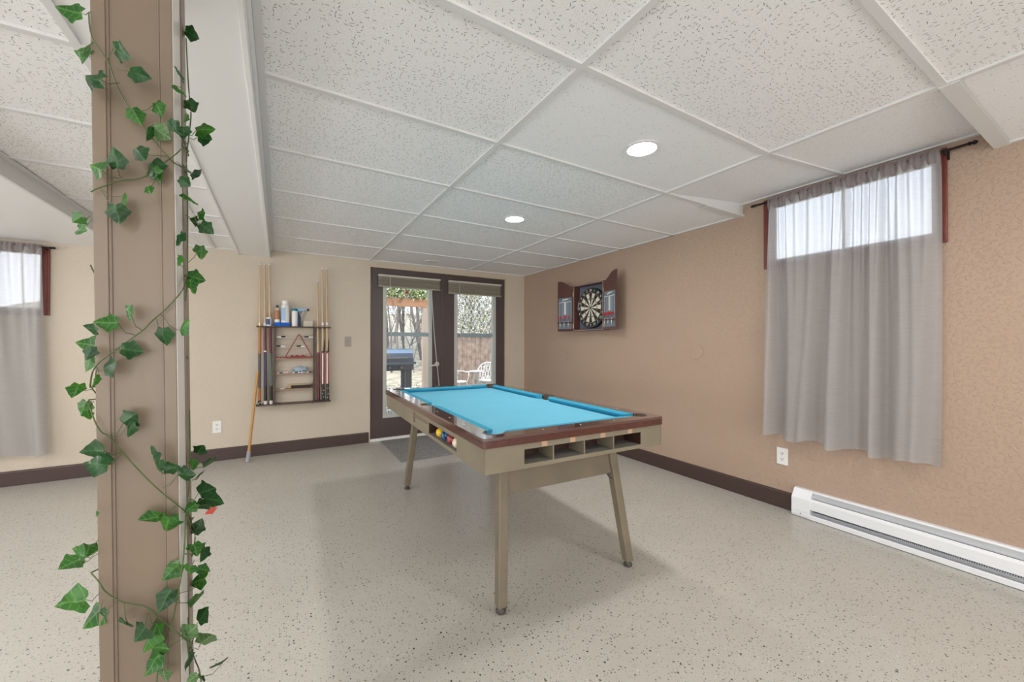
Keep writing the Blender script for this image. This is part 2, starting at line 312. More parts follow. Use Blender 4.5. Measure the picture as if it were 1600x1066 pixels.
# ------------------------------------------------------------------ mesh builder
class MB:
    def __init__(s): s.v = []; s.f = []; s.m = []; s.uv = None
    def add(s, vs, fs, mi=0):
        n = len(s.v); s.v += [tuple(v) for v in vs]
        for f in fs: s.f.append(tuple(i+n for i in f)); s.m.append(mi)
        return s
    def box(s, x0, x1, y0, y1, z0, z1, mi=0, M=None):
        vs = [(x, y, z) for x in (x0, x1) for y in (y0, y1) for z in (z0, z1)]
        if M is not None: vs = [tuple(M @ Vector(v)) for v in vs]
        return s.add(vs, [(0, 1, 3, 2), (4, 6, 7, 5), (0, 4, 5, 1), (2, 3, 7, 6), (0, 2, 6, 4), (1, 5, 7, 3)], mi)
    def bbox(s, x0, x1, y0, y1, z0, z1, r=.004, mi=0, M=None, seg=2):
        """bevelled box"""
        bm = bmesh.new(); bmesh.ops.create_cube(bm, size=1)
        for v in bm.verts: v.co = Vector(((x0+x1)/2 + v.co.x*(x1-x0), (y0+y1)/2 + v.co.y*(y1-y0), (z0+z1)/2 + v.co.z*(z1-z0)))
        bmesh.ops.bevel(bm, geom=bm.edges[:], offset=r, segments=seg, profile=.6, affect='EDGES', clamp_overlap=True)
        s.bm(bm, mi, M); return s
    def bm(s, bm, mi=0, M=None):
        bm.verts.index_update()
        s.add([tuple((M @ v.co) if M is not None else v.co) for v in bm.verts], [tuple(v.index for v in f.verts) for f in bm.faces], mi); bm.free()
    def lathe(s, prof, origin=(0, 0, 0), M=None, n=20, mi=0, mis=None, cap=True):
        """prof = [(radius, z)...] round local z, then M, then origin"""
        n0 = len(s.v); ring = []
        for r, z in prof:
            for k in range(n):
                a = 2*PI*k/n; p = Vector((r*math.cos(a), r*math.sin(a), z))
                if M is not None: p = M @ p
                s.v.append(tuple(p + Vector(origin)))
        for i in range(len(prof)-1):
            for k in range(n):
                a = n0+i*n+k; b = n0+i*n+(k+1) % n
                s.f.append((a, b, b+n, a+n)); s.m.append(mis[i] if mis else mi)
        if not cap: return s
        s.f.append(tuple(n0+k for k in reversed(range(n)))); s.m.append(mis[0] if mis else mi)
        s.f.append(tuple(n0+(len(prof)-1)*n+k for k in range(n))); s.m.append(mis[-1] if mis else mi)
        return s
    def rod(s, a, b, r, r2=None, n=10, mi=0, prof=None):
        """tapered rod from a to b; prof=[(t, radius, mat)...] for coloured sections"""
        a = Vector(a); b = Vector(b); d = b-a; q = d.to_track_quat('Z', 'Y').to_matrix()
        if prof is None: return s.lathe([(r, 0), (r if r2 is None else r2, d.length)], a, q, n, mi)
        return s.lathe([(p[1], p[0]*d.length) for p in prof], a, q, n, mis=[p[2] for p in prof[:-1]])
    def tube(s, pts, r, n=8, mi=0, closed=False):
        pts = [Vector(p) for p in pts]; n0 = len(s.v); N = len(pts)
        for i, p in enumerate(pts):
            a = pts[i-1] if (i > 0 or closed) else p; b = pts[(i+1) % N] if (i < N-1 or closed) else p
            d = (b-a).normalized(); q = d.to_track_quat('Z', 'Y').to_matrix(); rr = r[i] if isinstance(r, (list, tuple)) else r
            for k in range(n):
                t = 2*PI*k/n; s.v.append(tuple(p + q @ Vector((rr*math.cos(t), rr*math.sin(t), 0))))
        for i in range(N if closed else N-1):
            for k in range(n):
                j = (i+1) % N
                s.f.append((n0+i*n+k, n0+i*n+(k+1) % n, n0+j*n+(k+1) % n, n0+j*n+k)); s.m.append(mi)
        if not closed:
            s.f.append(tuple(n0+k for k in reversed(range(n)))); s.m.append(mi); s.f.append(tuple(n0+(N-1)*n+k for k in range(n))); s.m.append(mi)
        return s
    def sphere(s, c, r, mi=0, sc=(1, 1, 1), n=20):
        bm = bmesh.new(); bmesh.ops.create_uvsphere(bm, u_segments=n, v_segments=n//2+2, radius=r)
        for v in bm.verts: v.co = Vector((v.co.x*sc[0]+c[0], v.co.y*sc[1]+c[1], v.co.z*sc[2]+c[2]))
        s.bm(bm, mi); return s
    def prism(s, outline, d0, d1, fn, mi=0):
        """outline = [(a,b)...]; fn(a,b,d) -> xyz; closed solid between d0 and d1"""
        n = len(outline); vs = [fn(a, b, d0) for a, b in outline] + [fn(a, b, d1) for a, b in outline]
        fs = [tuple(range(n))[::-1], tuple(range(n, 2*n))] + [(i, (i+1) % n, n+(i+1) % n, n+i) for i in range(n)]
        return s.add(vs, fs, mi)
    def plate(s, loops, z0, z1, fn=lambda a, b, d: (a, b, d), mi=0):
        """flat plate with holes: loops[0] outer, the rest holes"""
        bm = bmesh.new(); es = []
        for lp in loops:
            vs = [bm.verts.new((a, b, 0)) for a, b in lp]
            es += [bm.edges.new((vs[i], vs[(i+1) % len(vs)])) for i in range(len(vs))]
        bmesh.ops.triangle_fill(bm, use_beauty=True, use_dissolve=False, edges=es)
        g = bmesh.ops.extrude_face_region(bm, geom=bm.faces[:])
        up = [v for v in g['geom'] if isinstance(v, bmesh.types.BMVert)]; ups = set(up)
        bmesh.ops.recalc_face_normals(bm, faces=bm.faces[:])
        bm.verts.index_update()
        s.add([fn(v.co.x, v.co.y, z1 if v in ups else z0) for v in bm.verts], [tuple(v.index for v in f.verts) for f in bm.faces], mi); bm.free()
        return s
    def build(s, name, mats, root=None, parent=None, smooth=False, origin=None, bevel=None, M=None):
        """one mesh object; root = the thing's Empty whose location the vertices are taken relative to"""
        if not isinstance(mats, (list, tuple)): mats = [mats]
        off = Vector(origin) if origin is not None else (root.location.copy() if (root is not None and M is None and root.name not in LOCAL) else Vector((0, 0, 0)))
        vs = [tuple(Vector(v) - off) for v in s.v]
        me = bpy.data.meshes.new(name); me.from_pydata(vs, [], s.f); me.validate(clean_customdata=False)
        for m in mats: me.materials.append(MT[m] if isinstance(m, str) else m)
        if len(me.polygons) == len(s.m): me.polygons.foreach_set('material_index', s.m)
        if s.uv and len(me.loops) == len(s.uv):
            l = me.uv_layers.new(name='UVMap')
            for i, u in enumerate(s.uv): l.data[i].uv = u
        bm = bmesh.new(); bm.from_mesh(me); bmesh.ops.recalc_face_normals(bm, faces=bm.faces[:]); bm.to_mesh(me); bm.free()
        if smooth:
            me.polygons.foreach_set('use_smooth', [True]*len(me.polygons))
            if hasattr(me, 'set_sharp_from_angle'): me.set_sharp_from_angle(angle=math.radians(38))
        o = bpy.data.objects.new(name, me); C.objects.link(o)
        p = parent if parent is not None else root
        if p is not None: o.parent = p
        elif origin is not None: o.location = origin
        if bevel:
            b = o.modifiers.new('bevel', 'BEVEL'); b.width = bevel; b.segments = 2; b.limit_method = 'ANGLE'; b.angle_limit = math.radians(40)
        return o

def thing(name, label, cat, loc=(0, 0, 0), rotz=0, group=None, local=False):
    o = bpy.data.objects.new(name, None); C.objects.link(o); o.location = loc; o.rotation_euler = (0, 0, rotz); o.empty_display_size = .05
    o['label'] = label; o['category'] = cat
    if group: o['group'] = group
    if local: LOCAL.add(o.name)
    return o
LOCAL = set()
def tag(o, label, cat, group=None, kind=None):
    o['label'] = label; o['category'] = cat
    if group: o['group'] = group
    if kind: o['kind'] = kind
    return o
def struct(o, label=None):
    o['kind'] = 'structure'
    if label: o['label'] = label
    return o
def B(*a, **k): return MB().box(*a, **k)
def text_mesh(body, size, M, italic=0, thick=.0004):
    """flat lettering as (verts, faces) under matrix M"""
    cu = bpy.data.curves.new('t', 'FONT'); cu.body = body; cu.size = size; cu.align_x = 'CENTER'; cu.align_y = 'CENTER'; cu.extrude = thick; cu.shear = italic
    o = bpy.data.objects.new('t', cu); C.objects.link(o)
    me = bpy.data.meshes.new_from_object(o.evaluated_get(bpy.context.evaluated_depsgraph_get()))
    vs = [tuple(M @ v.co) for v in me.vertices]; fs = [tuple(p.vertices) for p in me.polygons]
    bpy.data.objects.remove(o); bpy.data.curves.remove(cu); bpy.data.meshes.remove(me)
    return vs, fs
LEAVES = [(1,-3374,-3591,1811,-3339,-3608,1813,47,185,0),(1,-3356,-3589,1729,-3335,-3608,1754,44,80,0),(1,-3364,-3579,1739,-3335,-3608,1752,31,200,0),(1,-3327,-3641,1661,-3297,-3608,1681,49,195,0),(1,-3287,-3638,1730,-3315,-3608,1720,42,30,0),(1,-3258,-3637,1695,-3314,-3608,1719,38,10,0),(1,-3266,-3624,1613,-3265,-3608,1625,35,60,0),(1,-3229,-3631,1635,-3265,-3608,1630,33,70,0),(1,-3226,-3625,1588,-3244,-3608,1610,41,35,0),(1,-3248,-3622,1582,-3246,-3608,1605,35,120,1),(1,-3195,-3676,1584,-3213,-3608,1585,33,70,0),(2,-3194,-3595,1611,-3201,-3539,1619,32,90,0),(2,-3169,-3500,1670,-3201,-3499,1647,48,350,0),(2,-3168,-3502,1648,-3201,-3499,1641,39,15,0),(2,-3197,-3491,1903,-3205,-3513,1899,37,35,0),(2,-3193,-3511,1716,-3203,-3514,1724,34,60,0),(2,-3190,-3663,1701,-3204,-3566,1766,31,90,1),(2,-3188,-3654,1675,-3203,-3550,1744,32,65,1),(1,-3293,-3639,1512,-3291,-3608,1483,42,270,0),(1,-3256,-3640,1529,-3221,-3608,1546,38,50,0),(1,-3238,-3620,1508,-3221,-3608,1524,50,70,0),(2,-3187,-3481,1562,-3200,-3629,1531,35,30,0),(1,-3321,-3635,1487,-3296,-3608,1482,43,205,0),(2,-3190,-3597,1645,-3202,-3496,1700,22,90,1),(1,-3287,-3622,1428,-3321,-3608,1452,39,60,0),(1,-3292,-3630,1401,-3323,-3608,1452,42,80,0),(1,-3235,-3620,1498,-3254,-3608,1493,34,80,0),(1,-3242,-3641,1457,-3240,-3608,1485,21,60,0),(1,-3368,-3573,1394,-3337,-3608,1396,29,150,0),(1,-3367,-3559,1378,-3336,-3608,1388,30,120,0),(2,-3187,-3620,1492,-3200,-3598,1510,27,35,0),(2,-3183,-3583,1464,-3199,-3566,1479,38,30,1),(2,-3172,-3519,1455,-3199,-3540,1440,34,350,0),(2,-3188,-3505,1437,-3199,-3531,1443,28,200,0),(2,-3161,-3524,1418,-3183,-3540,1439,36,40,0),(2,-3174,-3501,1363,-3197,-3518,1331,35,70,1),(2,-3178,-3547,1292,-3197,-3519,1317,41,15,0),(2,-3183,-3575,1268,-3196,-3520,1300,36,85,0),(1,-3276,-3625,1204,-3259,-3608,1165,36,215,0),(1,-3307,-3631,1179,-3269,-3608,1154,38,175,0),(2,-3184,-3642,1175,-3228,-3608,1200,41,330,0),(1,-3220,-3627,1151,-3236,-3608,1191,41,90,0),(1,-3326,-3643,1166,-3332,-3608,1145,28,210,0),(2,-3190,-3651,1360,-3198,-3552,1401,33,90,1),(2,-3187,-3678,1309,-3197,-3576,1311,24,90,1),(1,-3271,-3623,1123,-3294,-3608,1127,41,10,0),(1,-3302,-3634,1092,-3328,-3608,1090,44,340,0),(1,-3349,-3581,1135,-3331,-3608,1109,39,190,0),(1,-3330,-3637,1118,-3331,-3608,1098,28,100,0),(1,-3349,-3573,1095,-3329,-3608,1086,36,110,0),(1,-3321,-3641,1061,-3328,-3608,1082,28,110,1),(1,-3361,-3593,1041,-3338,-3586,1042,33,125,1),(1,-3357,-3570,1003,-3331,-3608,1019,32,110,0),(1,-3346,-3582,989,-3341,-3588,1018,21,80,1),(1,-3273,-3629,982,-3305,-3608,942,43,325,0),(1,-3275,-3619,959,-3303,-3608,938,37,110,0),(1,-3323,-3635,924,-3290,-3608,910,45,180,0),(1,-3318,-3640,899,-3290,-3608,906,47,185,0),(1,-3233,-3642,908,-3226,-3608,862,34,265,0),(1,-3223,-3636,879,-3226,-3608,862,30,100,0),(1,-3202,-3642,872,-3226,-3608,862,34,355,0),(2,-3184,-3613,846,-3223,-3608,824,40,5,0),(2,-3176,-3492,872,-3190,-3498,849,35,310,0),(2,-3175,-3590,862,-3190,-3498,854,28,90,0),(2,-3158,-3493,836,-3184,-3513,833,36,110,1),(2,-3174,-3542,821,-3189,-3501,803,34,110,1),(2,-3158,-3539,781,-3189,-3528,765,55,340,0),(2,-3141,-3542,758,-3189,-3528,763,53,15,0),(2,-3172,-3492,733,-3189,-3504,757,40,165,0),(2,-3179,-3589,764,-3188,-3553,746,28,140,0),(1,-3244,-3618,764,-3202,-3608,781,40,185,0),(1,-3214,-3619,746,-3201,-3608,779,51,110,0),(1,-3351,-3564,702,-3323,-3608,737,38,110,0),(1,-3358,-3583,709,-3323,-3608,715,39,195,0),(1,-3380,-3556,678,-3323,-3608,709,43,160,0),(1,-3320,-3629,796,-3322,-3608,793,12,90,0),(1,-3364,-3593,615,-3319,-3608,629,61,170,0),(1,-3337,-3588,572,-3298,-3608,598,54,125,0),(1,-3308,-3635,598,-3316,-3608,612,20,10,0),(1,-3280,-3622,562,-3284,-3608,597,37,165,0),(1,-3207,-3619,643,-3186,-3653,654,41,130,0),(1,-3214,-3630,590,-3204,-3608,583,44,115,0),(2,-3180,-3487,681,-3188,-3587,756,38,300,0),(2,-3170,-3588,667,-3187,-3613,672,37,80,0),(2,-3167,-3518,623,-3187,-3593,663,38,100,0),(2,-3172,-3644,647,-3187,-3482,598,33,110,0),(2,-3167,-3491,572,-3174,-3521,600,29,15,0),(2,-3178,-3496,550,-3200,-3608,585,43,160,0),(2,-3175,-3546,530,-3201,-3608,566,41,125,1),(2,-3164,-3525,479,-3184,-3624,509,42,300,0),(2,-3176,-3605,494,-3184,-3643,521,43,320,0),(2,-3158,-3500,403,-3184,-3496,388,52,320,0),(1,-3252,-3630,534,-3248,-3608,562,47,130,0),(1,-3240,-3619,515,-3245,-3608,561,60,100,0),(1,-3222,-3624,488,-3184,-3625,494,45,355,0),(1,-3235,-3624,459,-3225,-3608,471,48,115,0),(1,-3216,-3623,425,-3222,-3608,456,33,90,0),(2,-3138,-3498,327,-3163,-3541,340,43,125,1),(2,-3178,-3629,442,-3184,-3544,411,41,95,1),(2,-3166,-3647,415,-3173,-3516,335,23,150,0),(2,-3165,-3536,335,-3170,-3526,345,26,60,0)]
STEMS_WRAP = [[(-3342,-3610,1808),(-3337,-3610,1761),(-3314,-3610,1719),(-3292,-3610,1654),(-3264,-3610,1609),(-3218,-3610,1545),(-3199,-3574,1539),(-3194,-3496,1555)],[(-3200,-3521,1617),(-3200,-3630,1548),(-3218,-3610,1538),(-3257,-3610,1492),(-3291,-3610,1477),(-3325,-3610,1455),(-3337,-3610,1444)],[(-3195,-3533,1297),(-3195,-3599,1254),(-3217,-3610,1216),(-3240,-3610,1188),(-3258,-3610,1164),(-3290,-3610,1133),(-3318,-3610,1104),(-3332,-3610,1081),(-3348,-3569,1045)],[(-3352,-3563,1018),(-3330,-3610,983),(-3319,-3610,956),(-3306,-3610,942),(-3264,-3610,872),(-3228,-3610,819),(-3187,-3590,757),(-3187,-3515,711)],[(-3346,-3565,655),(-3321,-3610,651),(-3311,-3610,628),(-3287,-3610,600),(-3247,-3610,574),(-3216,-3610,528),(-3183,-3609,481),(-3183,-3535,421)]]
STEMS_HANG = [[(-3204,-3513,1876),(-3202,-3503,1797),(-3202,-3483,1753),(-3193,-3520,1696),(-3201,-3479,1675),(-3200,-3523,1585),(-3199,-3519,1517),(-3197,-3525,1423),(-3196,-3530,1346),(-3195,-3541,1283),(-3195,-3559,1236)],[(-3191,-3530,979),(-3190,-3528,887),(-3188,-3550,802),(-3187,-3575,759),(-3187,-3475,659),(-3186,-3521,624)],[(-3187,-3590,757),(-3186,-3609,693),(-3185,-3647,642),(-3203,-3610,545),(-3210,-3610,519),(-3221,-3610,482),(-3228,-3610,443),(-3232,-3610,397)],[(-3184,-3577,511),(-3183,-3558,443),(-3182,-3504,366),(-3167,-3544,357),(-3163,-3537,304)],[(-3183,-3601,490),(-3182,-3570,396),(-3181,-3559,329)]]
# ------------------------------------------------------------------ the setting
H = 2.0957            # underside of the ceiling grid
HL = 2.055            # ceiling left of the beam
struct(B(-8.1, .14, -9.1, 0.14, -.1, 0).build('floor', 'floor'), 'speckled pale grey epoxy floor')
# back wall with the openings of the french doors and of the left window
DX0, DX1, DZ = -2.117, -.302, 2.035
WLX0, WLX1, WLZ0, WLZ1 = -5.52, -4.68, 1.41, 1.885
m = MB().plate([[(-8.1, 0), (DX0, 0), (DX0, DZ), (DX1, DZ), (DX1, 0), (.14, 0), (.14, 2.5), (-8.1, 2.5)],
                [(WLX0, WLZ0), (WLX1, WLZ0), (WLX1, WLZ1), (WLX0, WLZ1)]], 0, .14, lambda a, b, d: (a, d, b))
struct(m.build('wall_back', 'wall_cream'), 'textured cream back wall')
WRY0, WRY1, WRZ0, WRZ1 = -4.085, -3.275, 1.715, 2.13
m = MB().plate([[(-9.1, 0), (0, 0), (0, 2.5), (-9.1, 2.5)], [(WRY0, WRZ0), (WRY1, WRZ0), (WRY1, WRZ1), (WRY0, WRZ1)]], 0, .05, lambda a, b, d: (d, a, b))
struct(m.build('wall_right', 'wall_tan'), 'textured tan right wall')
struct(B(-8.2, -8.1, -9.1, .14, 0, 2.5).build('wall_left', 'wall_cream'), 'cream wall at the far left')
struct(B(-8.1, .2, -9.2, -9.1, 0, 2.5).build('wall_front', 'wall_cream'), 'cream wall behind the photographer')

# ceiling: lay-in tiles, a sloped bay in front of the right window, a flat box along the left
rows = [0.0] + [-.636 - .61*k for k in range(14)]
cols = [-3.0773, -2.107, -.887, 0]
cm = MB(); ZT = H + .009; SL = .088
def tile(x0, x1, y0, y1, z, mi): cm.add([(x0, y0, z), (x1, y0, z), (x1, y1, z), (x0, y1, z)], [(0, 3, 2, 1)], mi)
for j in range(len(rows)-1):
    for i in range(3):
        y1, y0 = rows[j], rows[j+1]
        bay = i == 2 and -4.30 < (y0+y1)/2 < -3.07
        mi = 1 if (i == 1 and j == 5) or i == 2 else 0
        if bay: cm.add([(cols[i], y0, ZT), (0, y0, ZT+SL), (0, y1, ZT+SL), (cols[i], y1, ZT)], [(0, 3, 2, 1)], 1)
        else: tile(cols[i], cols[i+1], y0, y1, ZT, mi)
lrows = [0.0, -.565] + [-1.175 - .61*k for k in range(14)]
for j in range(len(lrows)-1):
    for x0, x1, mi in ((-4.3, -3.548, 0), (-3.548, -3.35, 2)):
        tile(x0, x1, lrows[j+1], lrows[j], HL+.009, mi)
# flat box (soffit) left, closing lids
cm.box(-8.1, -4.2, -9.1, 0, 1.965, 2.3, 2)
cm.box(-4.3, -3.3, -9.1, 0, HL+.03, 2.3, 2)
cm.box(-3.1, -.887, -9.1, 0, H+.03, 2.3, 2)
cm.box(-.887, 0, -9.1, 0, ZT+SL+.02, 2.4, 2)
struct(cm.build('ceiling', ['tile', 'tile_fine', 'white_paint']), 'white suspended ceiling of fissured tiles')
# the T-bar grid
g = MB(); t = .012
def bar(x0, x1, y0, y1, z, h=.016): g.box(x0, x1, y0, y1, z, z+h)
for y in rows[1:]:
    if y == rows[6]: bar(-3.08, -.887, y-t, y+t, H); continue
    bar(-3.08, 0, y-t, y+t, H)
for x in cols[1:3]: bar(x-t, x+t, -9.1, 0, H - .0004)
bar(-3.0773, -3.055, -9.1, 0, H - .0004)
for a, b in ((rows[7]-t, -9.1), (0, rows[5]+t)): bar(-.024, 0, min(a, b), max(a, b), H)
bar(-3.08, 0, -.022, 0, H-.0006)
# sloped bay: middle tee, wall angle and the two triangular cheeks
y = rows[6]
g.add([(-.887, y-t, H), (0, y-t, H+SL), (0, y+t, H+SL), (-.887, y+t, H), (-.887, y-t, H+.012), (0, y-t, H+SL+.012), (0, y+t, H+SL+.012), (-.887, y+t, H+.012)], [(0, 1, 2, 3), (4, 5, 6, 7), (0, 1, 5, 4), (3, 2, 6, 7)])
g.box(-.022, 0, rows[7], rows[5], H+SL-.003, H+SL+.012)
for y, d in ((rows[5], 1), (rows[7], -1)):
    yy = sorted((y, y+d*.006))
    g.prism([(-.887, H+.002), (0, H+.002), (0, H+SL+.012), (-.887, H+.012)], yy[0], yy[1], lambda a, b, c: (a, c, b))
    yy = sorted((y-t if d > 0 else y-.04, y+.04 if d > 0 else y+t)); g.box(-.887 if d < 0 else -.45, 0, yy[0], yy[1], H-.003, H)
for y in lrows[1:]: g.box(-4.2, -3.36, y-t, y+t, HL, HL+.012)
g.box(-3.548-t, -3.548+t, -9.1, 0, HL-.0004, HL+.012)
g.box(-4.2, -4.185, -9.1, 0, 1.963, HL+.01); g.box(-4.2, -4.16, -9.1, 0, HL-.004, HL+.004)
g.box(-4.2, -3.36, -.02, 0, HL-.001, HL+.01)
struct(g.build('trim_1', 'tee'), 'white metal grid of the suspended ceiling')
# beam casing
b = MB(); b.box(-3.363, -3.093, -9.1, -.001, 2.022, 2.29)
b.box(-3.3655, -3.35, -9.1, -.001, 2.016, 2.03); b.box(-3.106, -3.0905, -9.1, -.001, 2.016, 2.03)
b.box(-3.093, -3.0905, -9.1, -.001, 2.028, 2.10); b.box(-3.0905, -3.078, -9.1, -.001, 2.082, 2.098)
struct(b.build('trim_2', 'white_paint', bevel=.002), 'white boxed ceiling beam above the post')
# baseboards
def skirt(name, fn, a0, a1, label):
    m = MB().prism([(0, 0), (.014, 0), (.014, .105), (.009, .116), (0, .118)], a0, a1, fn); struct(m.build(name, 'base_brown'), label)
skirt('baseboard_back', lambda a, b, d: (d, -a, b), -8.1, DX0-.006, 'dark brown baseboard of the back wall')
skirt('baseboard_corner', lambda a, b, d: (d, -a, b), DX1+.03, -.001, 'dark brown baseboard between door and corner')
skirt('baseboard_right', lambda a, b, d: (-a, d, b), -3.418, -.015, 'dark brown baseboard of the right wall')
# ------------------------------------------------------------------ french doors
fr = MB()          # casing round the opening
fr.box(DX0-.001, DX0+.012, -.004, .135, 0, DZ); fr.box(DX1-.012, DX1+.001, -.004, .135, 0, DZ); fr.box(DX0+.0125, DX1-.0125, -.0035, .1345, DZ-.012, DZ)
fr.box(DX1, DX1+.03, -.008, 0, 0, DZ+.03); fr.box(DX0-.012, DX1-.0005, -.0075, 0, DZ+.0005, DZ+.0295)
struct(fr.build('trim_3', 'reveal'), 'tan casing round the french doors')
struct(B(DX0+.01, DX1-.01, .0, .135, 0, .028).build('trim_4', 'plate'), 'pale threshold under the french doors')
def door(n, x0, x1, gx0, gx1, z0, z1, label):
    r = thing('door_%d' % n, label, 'door', ((x0+x1)/2, .035, .03)); r['kind'] = 'structure'
    gz0, gz1 = .27, 1.86
    MB().plate([[(x0, z0), (x1, z0), (x1, z1), (x0, z1)], [(gx0, gz0), (gx1, gz0), (gx1, gz1), (gx0, gz1)]], .02, .065, lambda a, b, d: (a, d, b)).build('door_panel', 'door_brown', r, bevel=.003)
    w = .03
    MB().plate([[(gx0-.012, gz0-.012), (gx1+.012, gz0-.012), (gx1+.012, gz1+.012), (gx0-.012, gz1+.012)], [(gx0+w, gz0+w), (gx1-w, gz0+w), (gx1-w, gz1-w), (gx0+w, gz1-w)]], .010, .075, lambda a, b, d: (a, d, b)).build('window_frame', 'storm', r, bevel=.003)
    B(gx0+w-.004, gx1-w+.004, .045, .062, 1.225, 1.272).build('sash_bar', 'storm_bar', r)
    B(gx0+w-.004, gx1-w+.004, .050, .054, gz0+w-.004, gz1-w+.004).build('pane', 'glass', r)
    return r
d1 = door(1, DX0+.014, -1.222, -1.948, -1.372, .03, 2.018, 'left dark brown french door with full glass')
d2 = door(2, -1.216, DX1-.014, -1.050, -.466, .03, 2.018, 'right dark brown french door with full glass')
MB().box(-1.242, -1.196, .012, .021, .03, 2.018).build('astragal', 'door_brown', d1, bevel=.002)
k = MB(); k.rod((-1.295, .02, .875), (-1.295, .012, .875), .030, n=20); k.rod((-1.295, .012, .875), (-1.295, -.03, .875), .009); k.tube([(-1.295, -.03, .875), (-1.315, -.036, .872), (-1.37, -.034, .862), (-1.40, -.03, .858)], [.011, .011, .010, .009]); k.sphere((-1.295, -.03, .875), .014)
k.build('door_handle', 'satin', d1, smooth=True)
k = MB()
for z in (.28, 1.05, 1.80): k.rod((DX0+.008, .008, z-.045), (DX0+.008, .008, z+.045), .008)
k.build('hinge', 'plate_metal', d1)
# raised blinds
def blind(x0, x1, zt, zb, label, wand_x, wand_z, cord=None):
    r = thing('raised_blind', label, 'blind', ((x0+x1)/2, -.01, zb), group='raised blinds on the french doors')
    MB().bbox(x0, x1, -.028, .012, zt-.022, zt, .003).build('headrail', 'blind_pale', r)
    s = MB(); n = 9; h = (zt-.026-zb-.012)/n; random.seed(3)
    for i in range(n):
        z = zb+.012+h*i; o = random.uniform(-.002, .002)
        s.prism([(-.026+o, z), (-.006+o, z+h*.45), (.009, z+h*.8), (.009, z+h*.66), (-.006+o, z+h*.2), (-.026+o, z-h*.12)], x0+.004, x1-.004, lambda a, b, d: (d, a, b))
    s.box(x0+.006, x1-.006, .000, .008, zb+.01, zt-.02); s.build('slats', 'blind', r)
    MB().bbox(x0+.002, x1-.002, -.03, .01, zb, zb+.014, .004).build('bottom_rail', 'blind', r)
    MB().tube([(wand_x, -.034, zt-.01), (wand_x+.004, -.036, (zt+wand_z)/2), (wand_x+.02, -.034, wand_z)], .003).build('wand', 'cord', r)
    if cord: MB().tube([(a, -.034, c) for a, c in cord], .0042).build('pull_cord', 'cord', r, smooth=True)
    return r
blind(-2.02, -1.262, 1.945, 1.80, 'taupe slatted blind drawn up at the top of the left door', -1.89, 1.24,
      [(-1.385, 1.80), (-1.366, 1.5), (-1.345, 1.2), (-1.315, .9), (-1.285, .62), (-1.28, .5)])
blind(-1.152, -.385, 1.945, 1.775, 'taupe slatted blind drawn up at the top of the right door', -1.01, 1.22)

# ------------------------------------------------------------------ windows
def window(n, fn, a0, a1, z0, z1, label, jamb):
    """fn(a, z, d): a along the wall, d out of the room"""
    r = thing('window_%d' % n, label, 'window', fn((a0+a1)/2, z0, 0)); r['kind'] = 'structure'
    w = .045
    L1 = [(a0-w, z0-w), (a1+w, z0-w), (a1+w, z1+w), (a0-w, z1+w)]; L2 = [(a0, z0), (a1, z0), (a1, z1), (a0, z1)]
    MB().plate([L1, L2], -.018, 0, lambda a, b, d: fn(a, b, d)).build('casing', 'redwood', r, bevel=.003)
    m = MB(); q = .012
    m.plate([[(a0-w+q, z0-w+q), (a1+w-q, z0-w+q), (a1+w-q, z1+w-q), (a0-w+q, z1+w-q)], [(a0-q, z0-q), (a1+q, z0-q), (a1+q, z1+q), (a0-q, z1+q)]], -.023, -.018, lambda a, b, d: fn(a, b, d))
    m.build('molding', 'redwood', r)
    s = .018
    MB().plate([L2, [(a0+s, z0+s), (a1-s, z0+s), (a1-s, z1-s), (a0+s, z1-s)]], .012, .04, lambda a, b, d: fn(a, b, d)).build('window_frame', 'plate', r, bevel=.002)
    p = (a0+a1)/2
    MB().plate([[(p-.006, z0+s), (p+.006, z0+s), (p+.006, z1-s), (p-.006, z1-s)]], .018, .034, lambda a, b, d: fn(a, b, d)).build('meeting_rail', 'plate', r)
    MB().plate([[(a0+s, z0+s), (a1-s, z0+s), (a1-s, z1-s), (a0+s, z1-s)]], .024, .027, lambda a, b, d: fn(a, b, d)).build('pane', 'glass', r)
window(1, lambda a, z, d: (d, a, z), WRY0, WRY1, WRZ0, WRZ1-.01, 'small high basement window with red brown casing, right wall', .2)
window(2, lambda a, z, d: (a, d, z), WLX0, WLX1, WLZ0, WLZ1, 'small high basement window with red brown casing, back wall', .14)

